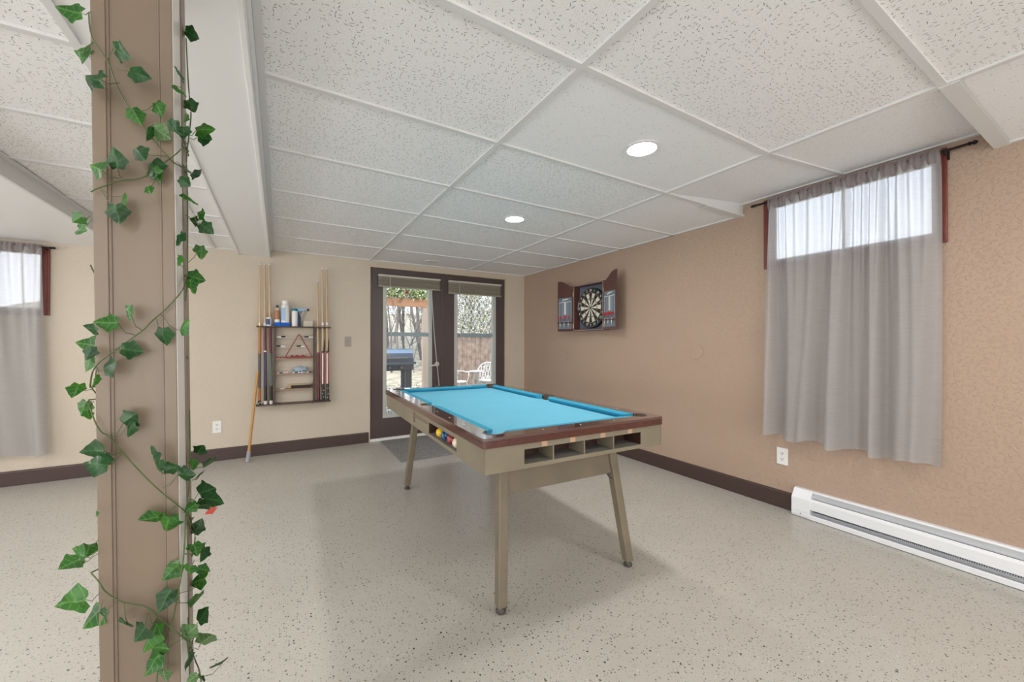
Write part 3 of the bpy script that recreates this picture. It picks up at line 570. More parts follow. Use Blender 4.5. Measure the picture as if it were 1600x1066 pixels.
def curtain(fn, top, bot, z0, z1, zr, label, root_loc, rod, folds, seed, amp=.022, dip=0):
    """top/bot = (a0, a1) extents; fn(a, d, z)"""
    rnd = random.Random(seed); N = 260; Mz = 46
    ph = [rnd.uniform(0, 6.28) for _ in range(6)]
    # fold profile as the sum of a few waves over a warped coordinate
    def prof(u, v):
        w = u + .035*math.sin(2*PI*u*1.3+ph[0]) + .012*math.sin(9*u+3*v+ph[5])
        g = .55*math.sin(2*PI*folds*w+ph[1]) + .35*math.sin(2*PI*folds*1.7*w+ph[2]+1.2*v) + .22*math.sin(2*PI*folds*.45*w+ph[3])
        fine = .35*math.sin(2*PI*folds*3.6*w+ph[4])*(v**2)
        g = g*.75 + .45*math.tanh(2.2*g)      # rounded ridges, tighter valleys
        return g*(.30+.80*(1-v)**.8) + fine
    m = MB(); vs = []; fs = []
    for j in range(Mz+1):
        v = j/Mz                                # 0 bottom .. 1 top
        for i in range(N+1):
            u = i/N
            a0 = bot[0]*(1-v)**1.3 + top[0]*(1-(1-v)**1.3); a1 = bot[1]*(1-v)**1.3 + top[1]*(1-(1-v)**1.3)
            a = a0+(a1-a0)*u; d = prof(u, v)*amp*(1 if v < .97 else .6)
            z = z0 + (z1-z0)*v + (1-v)*(.012*math.sin(2*PI*folds*.8*u+ph[2]) + dip*(u-.5))
            a += .008*math.cos(2*PI*folds*u+ph[1])*(1-v)
            vs.append(fn(a, .064+.014*(1-v)+d, z))
    for j in range(Mz):
        for i in range(N): k = j*(N+1)+i; fs.append((k, k+1, k+N+2, k+N+1))
    r = thing('curtain', label, 'curtain', root_loc)
    m.add(vs, fs); m.build('panel', 'sheer', r, smooth=True)
    # rod pocket: a doubled band gathered on the rod, and the hem
    def band(name, zlo, zhi, fr, mtn, wav, off):
        m = MB(); vs = []; fs = []; K = 8
        for j in range(K+1):
            v = j/K
            for i in range(N+1):
                u = i/N; vv = ((zlo+(zhi-zlo)*v)-z0)/(z1-z0); vv = max(0, min(1, vv))
                a0 = bot[0]*(1-vv)**1.3 + top[0]*(1-(1-vv)**1.3); a1 = bot[1]*(1-vv)**1.3 + top[1]*(1-(1-vv)**1.3)
                a = a0+(a1-a0)*u
                d = prof(u, vv)*amp*.6 if fr == 0 else .005*math.sin(2*PI*folds*3.1*u+ph[0]) + .0035*math.sin(2*PI*folds*7.3*u+ph[1]) + .012*math.sin(PI*v)
                vs.append(fn(a, .062+off+d, zlo+(zhi-zlo)*v + wav*math.sin(2*PI*folds*1.9*u+ph[3])*(1-v)))
        for j in range(K):
            for i in range(N): k = j*(N+1)+i; fs.append((k, k+1, k+N+2, k+N+1))
        m.add(vs, fs); m.build(name, mtn, r, smooth=True)
    band('heading', zr-.055, zr+.020, 1, 'sheer_head', .004, .004)
    rr = thing('curtain_rod', label.replace('sheer grey curtain', 'dark iron curtain rod carrying the curtain'), 'curtain rod', fn(rod[0], .062, zr))
    MB().rod(fn(rod[0]+.03, .062, zr), fn(rod[1]-.03, .062, zr), .0065, n=12).build('rod', 'iron', rr, smooth=True)
    for e, s in ((rod[0], 1), (rod[1], -1)):
        M_ = MB(); pts = [fn(e+s*.034*t_, .062, zr) for t_ in (1, .8, .6, .4, .2, 0)]
        M_.tube(pts, [.0075, .0105, .006, .0115, .009, .003], 12); M_.build('finial', 'iron', rr, smooth=True)
    for e in (top[0]-.012, top[1]+.012):
        M_ = MB(); M_.tube([fn(e, .0, zr-.012), fn(e, .04, zr-.012), fn(e, .062, zr-.010), fn(e, .072, zr)], .004); 
        p = fn(e, .004, zr-.012); M_.box(p[0]-.008, p[0]+.008, p[1]-.008, p[1]+.008, p[2]-.022, p[2]+.022); M_.build('bracket', 'iron', rr)
    return r
cr = curtain(lambda a, d, z: (-d, a, z), (-4.118, -3.285), (-4.105, -3.262), .498, 2.118, 2.132, 'sheer grey curtain over the high window of the tan right wall', (-.06, -3.7, .5), (-4.245, -3.165), 4.6, 5, .050, .0)
cl = curtain(lambda a, d, z: (a, -d, z), (-5.52, -4.66), (-5.54, -4.60), .235, 1.905, 1.915, 'sheer grey curtain at the left edge, on the cream back wall', (-5.1, -.06, .23), (-5.62, -4.585), 4.0, 11, .044, .01)

# ------------------------------------------------------------------ recessed lights
def downlight(x, y, z, label, on=True, grp='lit round recessed ceiling lights'):
    r = thing('recessed_light', label, 'ceiling light', (x, y, z), group=grp)
    t_ = MB().lathe([(.070, .0), (.088, .0), (.086, .004), (.074, .012), (.068, .016)], (x, y, z-.006), n=40, cap=False); t_.build('trim_ring', 'white_paint', r, smooth=True)
    MB().lathe([(.070, 0), (.071, .003)], (x, y, z-.0035), n=40).build('diffuser', 'lamp_glow' if on else 'lamp_off', r)
downlight(-1.465, -3.389, 2.105, 'lit round ceiling light nearer the camera, on the smooth tile', True)
downlight(-1.44, -2.124, 2.105, 'lit round ceiling light farther from the camera, above the pool table end', True)
downlight(-1.46, -.267, 2.105, 'unlit flush ceiling light in front of the french doors', False, None)
for x, y, w_ in LAMPS[2:]:
    downlight(x, y, 2.105 if x > -3.2 else (HL+.009 if x > -4.2 else 1.965), 'lit round ceiling light behind or left of the photographer', True)
# ------------------------------------------------------------------ post with ivy
PX0, PX1, PY0, PY1 = -3.338, -3.209, -3.598, -3.474
def lean(m):      # the steel-and-board post stands a hair out of plumb
    m.v = [(x + (1.45-z)*.0155, y, z) for x, y, z in m.v]; return m
pr_ = thing('support_post', 'square tan painted support post wrapped in ivy at the left', 'post', ((PX0+PX1)/2, (PY0+PY1)/2, 0))
m = MB(); m.box(PX0+.004, PX1-.004, PY0+.006, PY1-.004, 0, 2.02); lean(m).build('core', 'post', pr_)
m = MB()
m.bbox(PX0, PX0+.022, PY0, PY0+.012, 0, 2.02, .0015); m.bbox(PX1-.021, PX1, PY0, PY0+.012, 0, 2.02, .0015)
lean(m).build('corner_strip', 'post', pr_)
m = MB(); m.bbox(PX0+.020, PX0+.027, PY0+.003, PY0+.010, 0, 2.02, .002); m.bbox(PX1-.0245, PX1-.0215, PY0+.002, PY0+.008, 0, 2.02, .001)
lean(m).build('bead', 'post', pr_)
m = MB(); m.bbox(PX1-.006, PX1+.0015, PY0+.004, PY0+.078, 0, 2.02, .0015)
lean(m).build('side_panel', 'post_lit', pr_)
m = MB(); m.bbox(PX1-.006, PX1+.004, PY0+.080, PY1, 0, 2.02, .0015)
lean(m).build('side_strip', 'post', pr_)

def leaf(P, S, L, ang, narrow, rnd, root, mi):
    F = Vector((math.sin(.53527), math.cos(.53527), 0)); Rr = Vector((math.cos(.53527), -math.sin(.53527), 0)); U = Vector((0, 0, 1))
    a = math.radians(ang); d = Rr*math.cos(a) - U*math.sin(a); s = Rr*math.sin(a) + U*math.cos(a); n = -F
    # tilt about its length, then about its width
    t1 = math.radians(rnd.uniform(66, 78) if narrow else rnd.uniform(-32, 32))*(rnd.choice((-1, 1)) if narrow else 1); t2 = math.radians(rnd.uniform(-28, 28))
    s2 = s*math.cos(t1) + n*math.sin(t1); n2 = n*math.cos(t1) - s*math.sin(t1)
    d2 = d*math.cos(t2) + n2*math.sin(t2); n3 = n2*math.cos(t2) - d*math.sin(t2)
    k = L/1.05
    half = [(0, .0), (-.06, .10), (-.11, .26), (.04, .33), (.17, .38), (.30, .53), (.43, .46), (.56, .33), (.72, .25), (.88, .11), (1.0, 0)]
    mid = [(0, 0), (.08, 0), (.16, 0), (.24, 0), (.32, 0), (.42, 0), (.5, 0), (.6, 0), (.72, 0), (.88, 0), (1.0, 0)]
    base = Vector(P) - d2*k*.45
    fold = rnd.uniform(.12, .4); curl = rnd.uniform(-.25, .3); wob = rnd.uniform(-.08, .08)
    def pt(u, v):
        h = -fold*abs(v) - curl*(u-.4)**2 + wob*math.sin(7*u+9*v)
        return base + (d2*u + s2*v*1.06 + n3*h)*k
    vs = []; uv = []; fs = []
    for sg in (1, -1):
        n0 = len(vs)
        for (u, v), (mu, mv) in zip(half, mid):
            for f in (0, .5, 1):
                uu = mu+(u-mu)*f; vv = v*f*sg; vs.append(pt(uu, vv)); uv.append((uu, .5+vv*.5))
        for i in range(len(half)-1):
            for f in (0, 1):
                q = n0+i*3+f; fs.append((q, q+1, q+4, q+3) if sg > 0 else (q, q+3, q+4, q+1))
    m = MB(); m.add(vs, fs); off = root.location
    me = bpy.data.meshes.new('leaf'); me.from_pydata([tuple(Vector(v)-off) for v in vs], [], fs)
    ul = me.uv_layers.new(name='UVMap')
    for lp in me.loops: ul.data[lp.index].uv = uv[lp.vertex_index]
    me.materials.append(MT[mi]); me.polygons.foreach_set('use_smooth', [True]*len(me.polygons))
    o = bpy.data.objects.new('leaf', me); C.objects.link(o); o.parent = root
    # petiole
    B0 = base; S = Vector(S); mp = (B0+S)/2 + Vector((0, -.004, -.008))
    return [S, S.lerp(mp, .5)*.5 + (S*.25+mp*.25)+ Vector((0, 0, .001)), mp, mp.lerp(B0, .5), B0]

def shift(p): return Vector((p[0]*.001, p[1]*.001, p[2]*.001))
GW = thing('ivy_garland', 'artificial ivy garland winding across the front of the tan post', 'garland', (-3.27, -3.61, .3))
GH = thing('ivy_garland', 'artificial ivy garland hanging down the right side of the tan post', 'garland', (-3.20, -3.56, .3))
rnd = random.Random(12)
for gi, (root, stems) in enumerate(((GW, STEMS_WRAP), (GH, STEMS_HANG))):
    sm = MB()
    for st in stems:
        ps = [shift(p) for p in st]; out = []
        for i in range(len(ps)-1):           # Catmull-Rom
            p0 = ps[max(i-1, 0)]; p1 = ps[i]; p2 = ps[i+1]; p3 = ps[min(i+2, len(ps)-1)]
            for t_ in range(6):
                t_ /= 6; out.append(.5*((2*p1)+(p2-p0)*t_+(2*p0-5*p1+4*p2-p3)*t_*t_+(3*p1-p0-3*p2+p3)*t_**3))
        if gi == 0:      # carry each end round the side and behind the post
            def tail(e):
                s_ = (1.45-e.z)*.0155; side = PX0+s_-.006 if e.x < (PX0+PX1)/2+s_ else PX1+s_+.008
                if e.y < PY0-.004 and PX0+s_ < e.x < PX1+s_: return []
                return [Vector((side, PY0+.05, e.z)), Vector((side, PY1, e.z-.01)), Vector((side+(.03 if side < PX0+s_ else -.03), PY1+.008, e.z-.02))]
            out = tail(ps[0])[::-1] + out
            out.append(ps[-1]); out += tail(ps[-1]); MB().tube(out, .00135, 6).build('vine_stem', 'stem', root, smooth=True); continue
        out.append(ps[-1]); MB().tube(out, .00135, 6).build('vine_stem', 'stem', root, smooth=True)
    # the lengths that pass behind the post and tie the front runs together
    if gi == 0:
        for z0, z1 in ((1.86, 1.60), (1.30, 1.10), (1.05, .86)):
            MB().tube([(PX0-.008, PY0+.02, z0), (PX0-.012, PY0+.08, z0-.03), (PX0+.03, PY1+.012, (z0+z1)/2), (PX1, PY1+.012, z1+.03), (PX1+.012, PY0+.08, z1)], .0013, 6).build('vine_stem', 'stem', root, smooth=True)
    pet = MB()
    for lf in LEAVES:
        if lf[0] != gi+1: continue
        r_ = rnd.random(); mi = 'leaf_a' if r_ < .45 else ('leaf_b' if r_ < .96 else 'leaf_c')
        P = shift(lf[1:4])
        if P.x < PX0-.004: mi = 'leaf_b'
        pp = leaf(P, shift(lf[4:7]), lf[7]*.001, lf[8], lf[9], rnd, root, mi)
        pet.tube(pp, .0007, 5)
    pet.build('leaf_stalks', 'stem', root)['kind'] = 'stuff'
# ------------------------------------------------------------------ pool table (built in its own frame, turned with its Empty)
TC = (-1.825, -2.455); TA = math.radians(-1.9)
T = thing('pool_table', 'pool table with blue cloth, mahogany rails and splayed beige legs', 'pool table', (TC[0], TC[1], 0), TA, local=True)
X0, X1, Y0, Y1 = -.486, .500, -.957, .912; ZR = .775
IX0, IX1, IY0, IY1 = X0+.075, X1-.075, Y0+.075, Y1-.075; ym = (Y0+Y1)/2
def arc(cx, cy, r, a0, a1, n=10): return [(cx+r*math.cos(math.radians(a0+(a1-a0)*i/n)), cy+r*math.sin(math.radians(a0+(a1-a0)*i/n))) for i in range(n+1)]
def rrect(x0, x1, y0, y1, r, n=5):
    return arc(x1-r, y0+r, r, -90, 0, n)+arc(x1-r, y1-r, r, 0, 90, n)+arc(x0+r, y1-r, r, 90, 180, n)+arc(x0+r, y0+r, r, 180, 270, n)
pr = .047; o = .012; sp = .05
def inner(grow=0.0):
    a, b, c, d = IX0-grow, IX1+grow, IY0-grow, IY1+grow
    k = pr*1.15
    return ([(a+k, c)] + [(b-k, c)] + arc(IX1-o, IY0+o, pr, -118, 28) + [(b, c+k)]
            + [(b, ym-sp)] + arc(IX1+.014, ym, sp*.82, -100, 100, 8) + [(b, ym+sp)]
            + [(b, d-k)] + arc(IX1-o, IY1-o, pr, -28, 118) + [(b-k, d)] + [(a+k, d)] + arc(IX0+o, IY1-o, pr, 62, 208) + [(a, d-k)]
            + [(a, ym+sp)] + arc(IX0-.014, ym, sp*.82, 80, 280, 8) + [(a, ym-sp)]
            + [(a, c+k)] + arc(IX0+o, IY0+o, pr, 152, 298))
rail = MB(); rail.plate([rrect(X0, X1, Y0, Y1, .014), inner()], ZR-.012, ZR)
rail.build('rail_top', 'mahogany_top', T, bevel=.004)
fas = MB(); fas.plate([rrect(X0, X1, Y0, Y1, .014), rrect(X0+.03, X1-.03, Y0+.03, Y1-.03, .01)], ZR-.040, ZR-.0125)
fas.build('rail_fascia', 'mahogany', T, bevel=.004)
def bedline():
    a, b, c, d = IX0, IX1, IY0, IY1; sr = sp*.82
    return (arc(b-o, c+o, pr, 195, 75) + arc(b+.014, ym, sr, 250, 110, 8) + arc(b-o, d-o, pr, 285, 165) + arc(a+o, d-o, pr, 15, -105) + arc(a-.014, ym, sr, 70, -70, 8) + arc(a+o, c+o, pr, 105, -15))
bed = MB(); bed.plate([bedline()], .726, .747); bed.build('playing_surface', 'cloth', T)
def cushion(a, b, ax, side):
    """a..b along the rail; ax 'x' end rails, 'y' side rails"""
    m = MB(); prof = [(0, ZR-.001), (.014, ZR+.001), (.040, ZR-.004), (.044, ZR-.008), (.030, .748), (0, .748)]
    vs = []; n = len(prof)
    for e, (t_, s_) in enumerate(((a, 1), (b, -1))):
        for w, z in prof:
            al = t_ + s_*w*.75
            if ax == 'y': vs.append(((IX0+w) if side < 0 else (IX1-w), al, z))
            else: vs.append((al, (IY0+w) if side < 0 else (IY1-w), z))
    m.add(vs, [tuple(range(n)), tuple(range(n, 2*n))]+[(i, (i+1) % n, n+(i+1) % n, n+i) for i in range(n)])
    m.build('cushion', 'cloth_rail', T, bevel=.002)
k = pr*1.12
for sd in (-1, 1):
    cushion(IX0+k, IX1-k, 'x', sd); cushion(IY0+k, ym-sp, 'y', sd); cushion(ym+sp, IY1-k, 'y', sd)
for cx, cy, a0 in ((IX0+o, IY0+o, 225), (IX1-o, IY0+o, 315), (IX0+o, IY1-o, 135), (IX1-o, IY1-o, 45), (IX0-.014, ym, 180), (IX1+.014, ym, 0)):
    m = MB(); r0 = pr-.001 if abs(cy-ym) > .1 else sp*.80
    ol = arc(cx, cy, r0, a0-112, a0+112, 12); il = arc(cx, cy, r0-.004, a0-112, a0+112, 12)
    m.prism(ol+il[::-1], .665, ZR+.0015, lambda a, b, d: (a, b, d))
    m.lathe([(r0-.002, .66), (r0-.002, .695)], (cx, cy, 0), n=18); m.build('pocket', 'leather', T)
# apron with the open compartments
AX0, AX1, AY0, AY1 = X0+.008, X1-.008, Y0+.008, Y1-.008; AZ0, AZ1 = .633, .7355; th = .018
S0, S1 = -.300, .353; SZ0, SZ1 = .651, .710
R0, R1 = -.652, -.226
ap = MB()
ap.plate([[(AX0, AZ0), (AX1, AZ0), (AX1, AZ1), (AX0, AZ1)], [(S0, SZ0), (S1, SZ0), (S1, SZ1), (S0, SZ1)]], AY0, AY0+.006, lambda a, b, d: (a, d, b))
ap.plate([[(AX0, AZ0), (AX1, AZ0), (AX1, AZ1), (AX0, AZ1)]], AY1-.006, AY1, lambda a, b, d: (a, d, b))
ap.plate([[(AY0, AZ0), (AY1, AZ0), (AY1, AZ1), (AY0, AZ1)], [(R0, SZ0), (R1, SZ0), (R1, SZ1), (R0, SZ1)]], AX0, AX0+.006, lambda a, b, d: (d, a, b))
ap.plate([[(AY0, AZ0), (AY1, AZ0), (AY1, AZ1), (AY0, AZ1)]], AX1-.006, AX1, lambda a, b, d: (d, a, b))
ap.box(AX0+.005, AX1-.005, AY0+.005, AY1-.005, AZ0+.001, AZ0+.008)
ap.build('apron', 'apron', T, bevel=.0012)
for i in range(3):
    x = (-.157, .009, .180)[i]
    MB().box(x-.003, x+.003, AY0+.003, AY0+.115, SZ0-.006, SZ1+.004).build('compartment_divider', 'apron', T)
m = MB(); m.box(S0-.004, S1+.004, AY0+.115, AY0+.120, SZ0-.005, SZ1+.006); m.box(S0-.004, S1+.004, AY0+.006, AY0+.115, SZ1+.002, SZ1+.006); m.box(S0-.005, S0-.001, AY0+.006, AY0+.115, SZ0-.005, SZ1+.004); m.box(S1+.001, S1+.005, AY0+.006, AY0+.115, SZ0-.005, SZ1+.004)
m.build('compartment_lining', 'dark_in', T)
B(S0-.004, S1+.004, AY0+.006, AY0+.115, SZ0-.008, SZ0-.001).build('compartment_floor', 'tray_floor', T)
m = MB(); m.box(AX0+.085, AX0+.090, R0-.004, R1+.004, SZ0-.005, SZ1+.006); m.box(AX0+.006, AX0+.085, R0-.004, R1+.004, SZ1+.002, SZ1+.006); m.box(AX0+.006, AX0+.085, R0-.005, R0-.001, SZ0-.005, SZ1+.004); m.box(AX0+.006, AX0+.085, R1+.001, R1+.005, SZ0-.005, SZ1+.004)
m.build('ball_tray', 'dark_in', T)
B(AX0+.006, AX0+.085, R0-.004, R1+.004, SZ0-.008, SZ0-.001).build('ball_tray_floor', 'tray_floor', T)
for x in (-.204, -.058, .112, .280): B(x-.014, x+.014, AY0-.0008, AY0+.001, SZ1+.002, .7345).build('veneer_inlay', 'inlay', T)
# emblem: a tall loop with two stripes running to the ball window
m = MB(); ex = AX0-.0012
m.tube([(ex, .062+.012*math.sin(a)*(1+.4*math.cos(a)), .690+.030*math.cos(a)) for a in [i*2*PI/16 for i in range(16)]], .0012, 6, closed=True)
m.tube([(ex, .062+.010*math.sin(a), .671+.012*math.cos(a)) for a in [i*2*PI/12 for i in range(12)]], .0010, 6, closed=True)
m.box(ex, AX0, -.205, .048, .707, .7095); m.box(ex, AX0, -.205, .048, .696, .6985); m.box(ex, AX0, -.207, -.205, .696, .7095)
m.build('emblem', 'decal', T)
for sx in (-1, 1):
    for i in range(1, 4):
        for sy in (-1, 1):
            MB().lathe([(.0035, 0), (.0035, .0012)], ((X0+.036) if sx < 0 else (X1-.036), ym+sy*(.08+i*.19), ZR-.0004), n=12).build('rail_sight', 'pearl', T)
for i in (-1, 0, 1):
    for yy in (Y0+.036, Y1-.036): MB().lathe([(.0035, 0), (.0035, .0012)], ((X0+X1)/2+i*.2, yy, ZR-.0004), n=12).build('rail_sight', 'pearl', T)
# legs: four splayed square legs, each with a levelling foot, tied in pairs by a board
LX = (-.345, .385); LY = (-.830, .775)
for ix in (0, 1):
    for iy in (0, 1):
        fx, fy = LX[ix], LY[iy]; tx = fx+(.051 if ix == 0 else -.051); ty = fy+(.088 if iy == 0 else -.088)
        m = MB(); w = .0215; wt = .024
        vs = [(fx+a*w, fy+b*w, .028) for a, b in ((-1, -1), (1, -1), (1, 1), (-1, 1))] + [(tx+a*wt, ty+b*wt, AZ0+.003) for a, b in ((-1, -1), (1, -1), (1, 1), (-1, 1))]
        m.add(vs, [(0, 3, 2, 1), (4, 5, 6, 7), (0, 1, 5, 4), (1, 2, 6, 5), (2, 3, 7, 6), (3, 0, 4, 7)])
        lg = m.build('leg', 'legpaint', T, bevel=.006)
        f = MB(); f.lathe([(.017, .0), (.022, .004), (.022, .012), (.015, .018), (.010, .03)], (fx, fy, 0), n=18); f.build('foot', 'rubber', T, parent=lg, smooth=True)
for iy in (0, 1):
    s = -1 if iy == 0 else 1
    def P(x, z):     # on the leaning plane of that pair of legs
        t_ = (z-.028)/(AZ0-.028); y = LY[iy] + (.088*t_ if iy == 0 else -.088*t_); return (x, y)
    m = MB(); zb = .468
    xs = lambda z: (LX[0]+.051*(z-.028)/(AZ0-.028)+.02, LX[1]-.051*(z-.028)/(AZ0-.028)-.02)
    a = xs(zb); b2 = xs(AZ0)
    vs = []
    for d in (-.008, .008):
        for (x, z) in ((a[0], zb), (a[1], zb), (b2[1], AZ0+.002), (b2[0], AZ0+.002)): px_, py_ = P(x, z); vs.append((px_, py_+d, z))
    m.add(vs, [(0, 1, 2, 3), (7, 6, 5, 4), (0, 4, 5, 1), (1, 5, 6, 2), (2, 6, 7, 3), (3, 7, 4, 0)])
    m.build('leg_panel', 'legpaint', T, bevel=.002)
    m = MB()
    for x, dx in ((a[0], .03), (a[1], -.03)):
        py_ = P(x, zb)[1]; m.rod((x, py_+.012, zb-.025), (x+dx, py_+.012, zb+.01), .0035); m.rod((x-dx*.1, py_+.012, zb-.028), (x-dx*.1, py_-.012, zb-.028), .005)
    m.build('leg_bracket', 'slot_dark', T)
# balls in the open tray
def tl(x, y, z): c_, s_ = math.cos(TA), math.sin(TA); return (TC[0]+x*c_-y*s_, TC[1]+x*s_+y*c_, z)
for col, y, lab in (('yellow', -.348, 'yellow pool ball, farthest of the row in the tray of the table'), ('blue', -.424, 'blue pool ball with dark stripe in the table tray'),
                    ('maroon', -.512, 'dark red pool ball in the table tray'), ('cream', -.588, 'cream white cue ball at the near end of the table tray')):
    p = tl(AX0+.030, y, SZ0-.001+.0263)
    bl = MB(); 
    if col == 'blue':
        bm = bmesh.new(); bmesh.ops.create_uvsphere(bm, u_segments=28, v_segments=18, radius=.0258); M_ = Matrix.Rotation(1.1, 3, 'X') @ Matrix.Rotation(.5, 3, 'Y')
        bm.verts.index_update(); zz = [sum(v.co.z for v in f.verts)/len(f.verts) for f in bm.faces]
        bl.add([tuple((M_ @ v.co)+Vector(p)) for v in bm.verts], [tuple(v.index for v in f.verts) for f in bm.faces]); bl.m = [1 if .004 < abs(z) < .011 else 0 for z in zz]; bm.free()
        o_ = bl.build('pool_ball', ['ball_blue', 'ball_dark'], origin=p, smooth=True)
    else: bl.sphere(p, .0258, n=28); o_ = bl.build('pool_ball', 'ball_'+col, origin=p, smooth=True)
    tag(o_, lab, 'pool ball', 'pool balls in the table tray')

# ------------------------------------------------------------------ door mat, tape, outlets, covers
m = MB(); m.bbox(-2.0, -1.18, -.962, -.055, .0005, .012, .004)
tag(m.build('door_mat', 'mat', origin=(-1.6, -.5, 0)), 'grey flecked door mat on the floor before the french doors', 'door mat')
m = MB(); m.prism([(-3.43, -1.44), (-3.385, -1.455), (-3.372, -1.34), (-3.417, -1.325)], .0003, .0012, lambda a, b, d: (a, b, d))
tag(m.build('tape_strip', 'tape_red', origin=(-3.4, -1.39, 0)), 'small red tape mark on the speckled floor beside the ivy', 'tape')
def outlet(fn, a, z, label, w=.07, h=.115, mt='plate', kind='outlet'):
    r = thing('wall_outlet' if kind == 'outlet' else 'light_switch', label, 'electrical outlet' if kind == 'outlet' else 'light switch', fn(a, z, 0))
    def bb(a0, a1, z0, z1, d0, d1, nm, mt_, rad=.001):
        p, q = fn(a0, z0, d0), fn(a1, z1, d1); lo = [min(p[i], q[i]) for i in range(3)]; hi = [max(p[i], q[i]) for i in range(3)]
        return MB().bbox(lo[0], hi[0], lo[1], hi[1], lo[2], hi[2], rad).build(nm, mt_, r)
    bb(a-w/2, a+w/2, z-h/2, z+h/2, .0, .006, 'cover_plate', mt, .002)
    if kind == 'outlet':
        for s in (-1, 1):
            zz = z+s*.0195; so = bb(a-.016, a+.016, zz-.0135, zz+.0135, .0055, .0085, 'socket', mt, .0012)
            m = MB()
            for da in (-.0065, .0065):
                p, q = fn(a+da-.0016, zz-.001, .0084), fn(a+da+.0016, zz+.008, .0090); m.box(min(p[0], q[0]), max(p[0], q[0]), min(p[1], q[1]), max(p[1], q[1]), p[2], q[2])
            p, q = fn(a-.003, zz-.010, .0084), fn(a+.003, zz-.0045, .0090); m.box(min(p[0], q[0]), max(p[0], q[0]), min(p[1], q[1]), max(p[1], q[1]), p[2], q[2])
            o_ = m.build('socket_slots', 'slot_dark', r, parent=so)
    else:
        bb(a-.008, a+.008, z-.016, z+.016, .005, .008, 'toggle_frame', mt); bb(a-.004, a+.004, z-.002, z+.012, .006, .016, 'toggle', 'plate_metal')
outlet(lambda a, z, d: (a, -d, z), -3.523, .328, 'white duplex outlet on the cream back wall right of the post')
outlet(lambda a, z, d: (-d, a, z), -3.341, .357, 'white duplex outlet on the tan wall above the baseboard heater')
outlet(lambda a, z, d: (a, -d, z), -2.345, 1.157, 'grey metal light switch plate between cue rack and door', mt='plate_metal', kind='switch')
for y, z, r_, lab in ((-.925, .988, .058, 'round painted-over blank cover on the tan wall under the dartboard cabinet'), (-2.69, 1.07, .062, 'round painted-over blank cover on the tan wall left of the curtain')):
    mm = MB().lathe([(r_, 0), (r_, .006), (r_-.004, .0085)], (0, y, z), Matrix.Rotation(-PI/2, 3, 'Y'), 40)
    tag(mm.build('blank_cover', 'wall_tan', origin=(0, y, z)), lab, 'blank cover')

# ------------------------------------------------------------------ baseboard heater
hr = thing('baseboard_heater', 'long white electric baseboard heater along the tan right wall', 'heater', (-.03, -4.4, 0))
hy0, hy1 = -5.35, -3.425; f = lambda a, b, d: (-a, d, b)
MB().prism([(0, .004), (.004, .004), (.004, .168), (.020, .171), (.022, .165), (.026, .165), (.024, .176), (0, .176)], hy0, hy1, f).build('back_plate', 'white_enamel', hr)
MB().prism([(.060, .066), (.064, .066), (.066, .120), (.052, .134), (.049, .131), (.062, .118)], hy0, hy1-.1, f).build('front_panel', 'white_enamel', hr)
MB().prism([(.004, .004), (.066, .004), (.068, .030), (.064, .034), (.060, .030), (.060, .009), (.004, .009)], hy0, hy1-.1, f).build('bottom_rail', 'white_enamel', hr)
m = MB(); m.rod((-.030, hy0, .082), (-.030, hy1-.1, .082), .009)
n = 230
for i in range(n): y = hy0+(hy1-.11-hy0)*i/n; m.box(-.052, -.008, y, y+.0012, .050, .112)
m.build('heating_fins', 'fin', hr)
MB().prism([(.004, .120), (.052, .131), (.052, .133), (.004, .122)], hy0, hy1-.1, f).build('deflector', 'fin', hr)
cap = MB(); prof = [(0, .004), (.066, .004), (.072, .02), (.072, .045), (.070, .125), (.050, .150), (.030, .178), (0, .178)]
cap.prism(prof, hy1-.105, hy1, f); cap.box(-.075, -.068, hy1-.106, hy1+.0, .049, .052); cap.build('end_cap', 'white_enamel', hr, bevel=.0025)
MB().lathe([(.004, 0), (.004, .002)], (-.072, hy1-.055, .028), Matrix.Rotation(-PI/2, 3, 'Y'), 12).build('screw', 'chrome', hr)

# ------------------------------------------------------------------ cue rack and what it holds
rk = thing('cue_rack', 'dark wooden wall rack holding pool cues, with four small shelves', 'cue rack', (-2.865, 0, .5))
RX0, RX1 = -3.205, -2.530
def notched(z, hole):
    lp = [(RX0, -.115), (RX1, -.115), (RX1, 0), (RX0, 0)]
    hs = [[(x+.016*math.cos(a), -.07+.016*math.sin(a)) for a in [i*2*PI/14 for i in range(14)]] for x in CUX] if hole else []
    return MB().plate([lp]+hs, z, z+.012)
CUX = [-3.176, -3.124, -3.076, -2.645, -2.600, -2.556]
notched(1.300, True).build('top_shelf', 'rack_wood', rk, bevel=.002)
notched(.512, False).build('bottom_shelf', 'rack_wood', rk, bevel=.002)
for x in (-3.047, -2.688): B(x-.008, x+.008, -.075, -.001, .524, 1.300).build('upright', 'rack_wood', rk, bevel=.0015)
for z in (.985, .828, .668): B(-3.039, -2.696, -.075, -.001, z-.010, z).build('shelf', 'rack_light', rk, bevel=.001)
for z in (1.196, 1.098):
    m = MB(); m.rod((-3.040, -.035, z), (-2.695, -.035, z), .0022); m.rod((-3.040, -.060, z), (-2.695, -.060, z), .0022); m.build('wire_shelf', 'white', rk)
for x in (-3.04, -2.70): MB().tube([(x, -.06, .512), (x, -.06, .500), (x, -.04, .494), (x, -.02, .500), (x, -.02, .512)], .0025).build('hook', 'iron', rk)
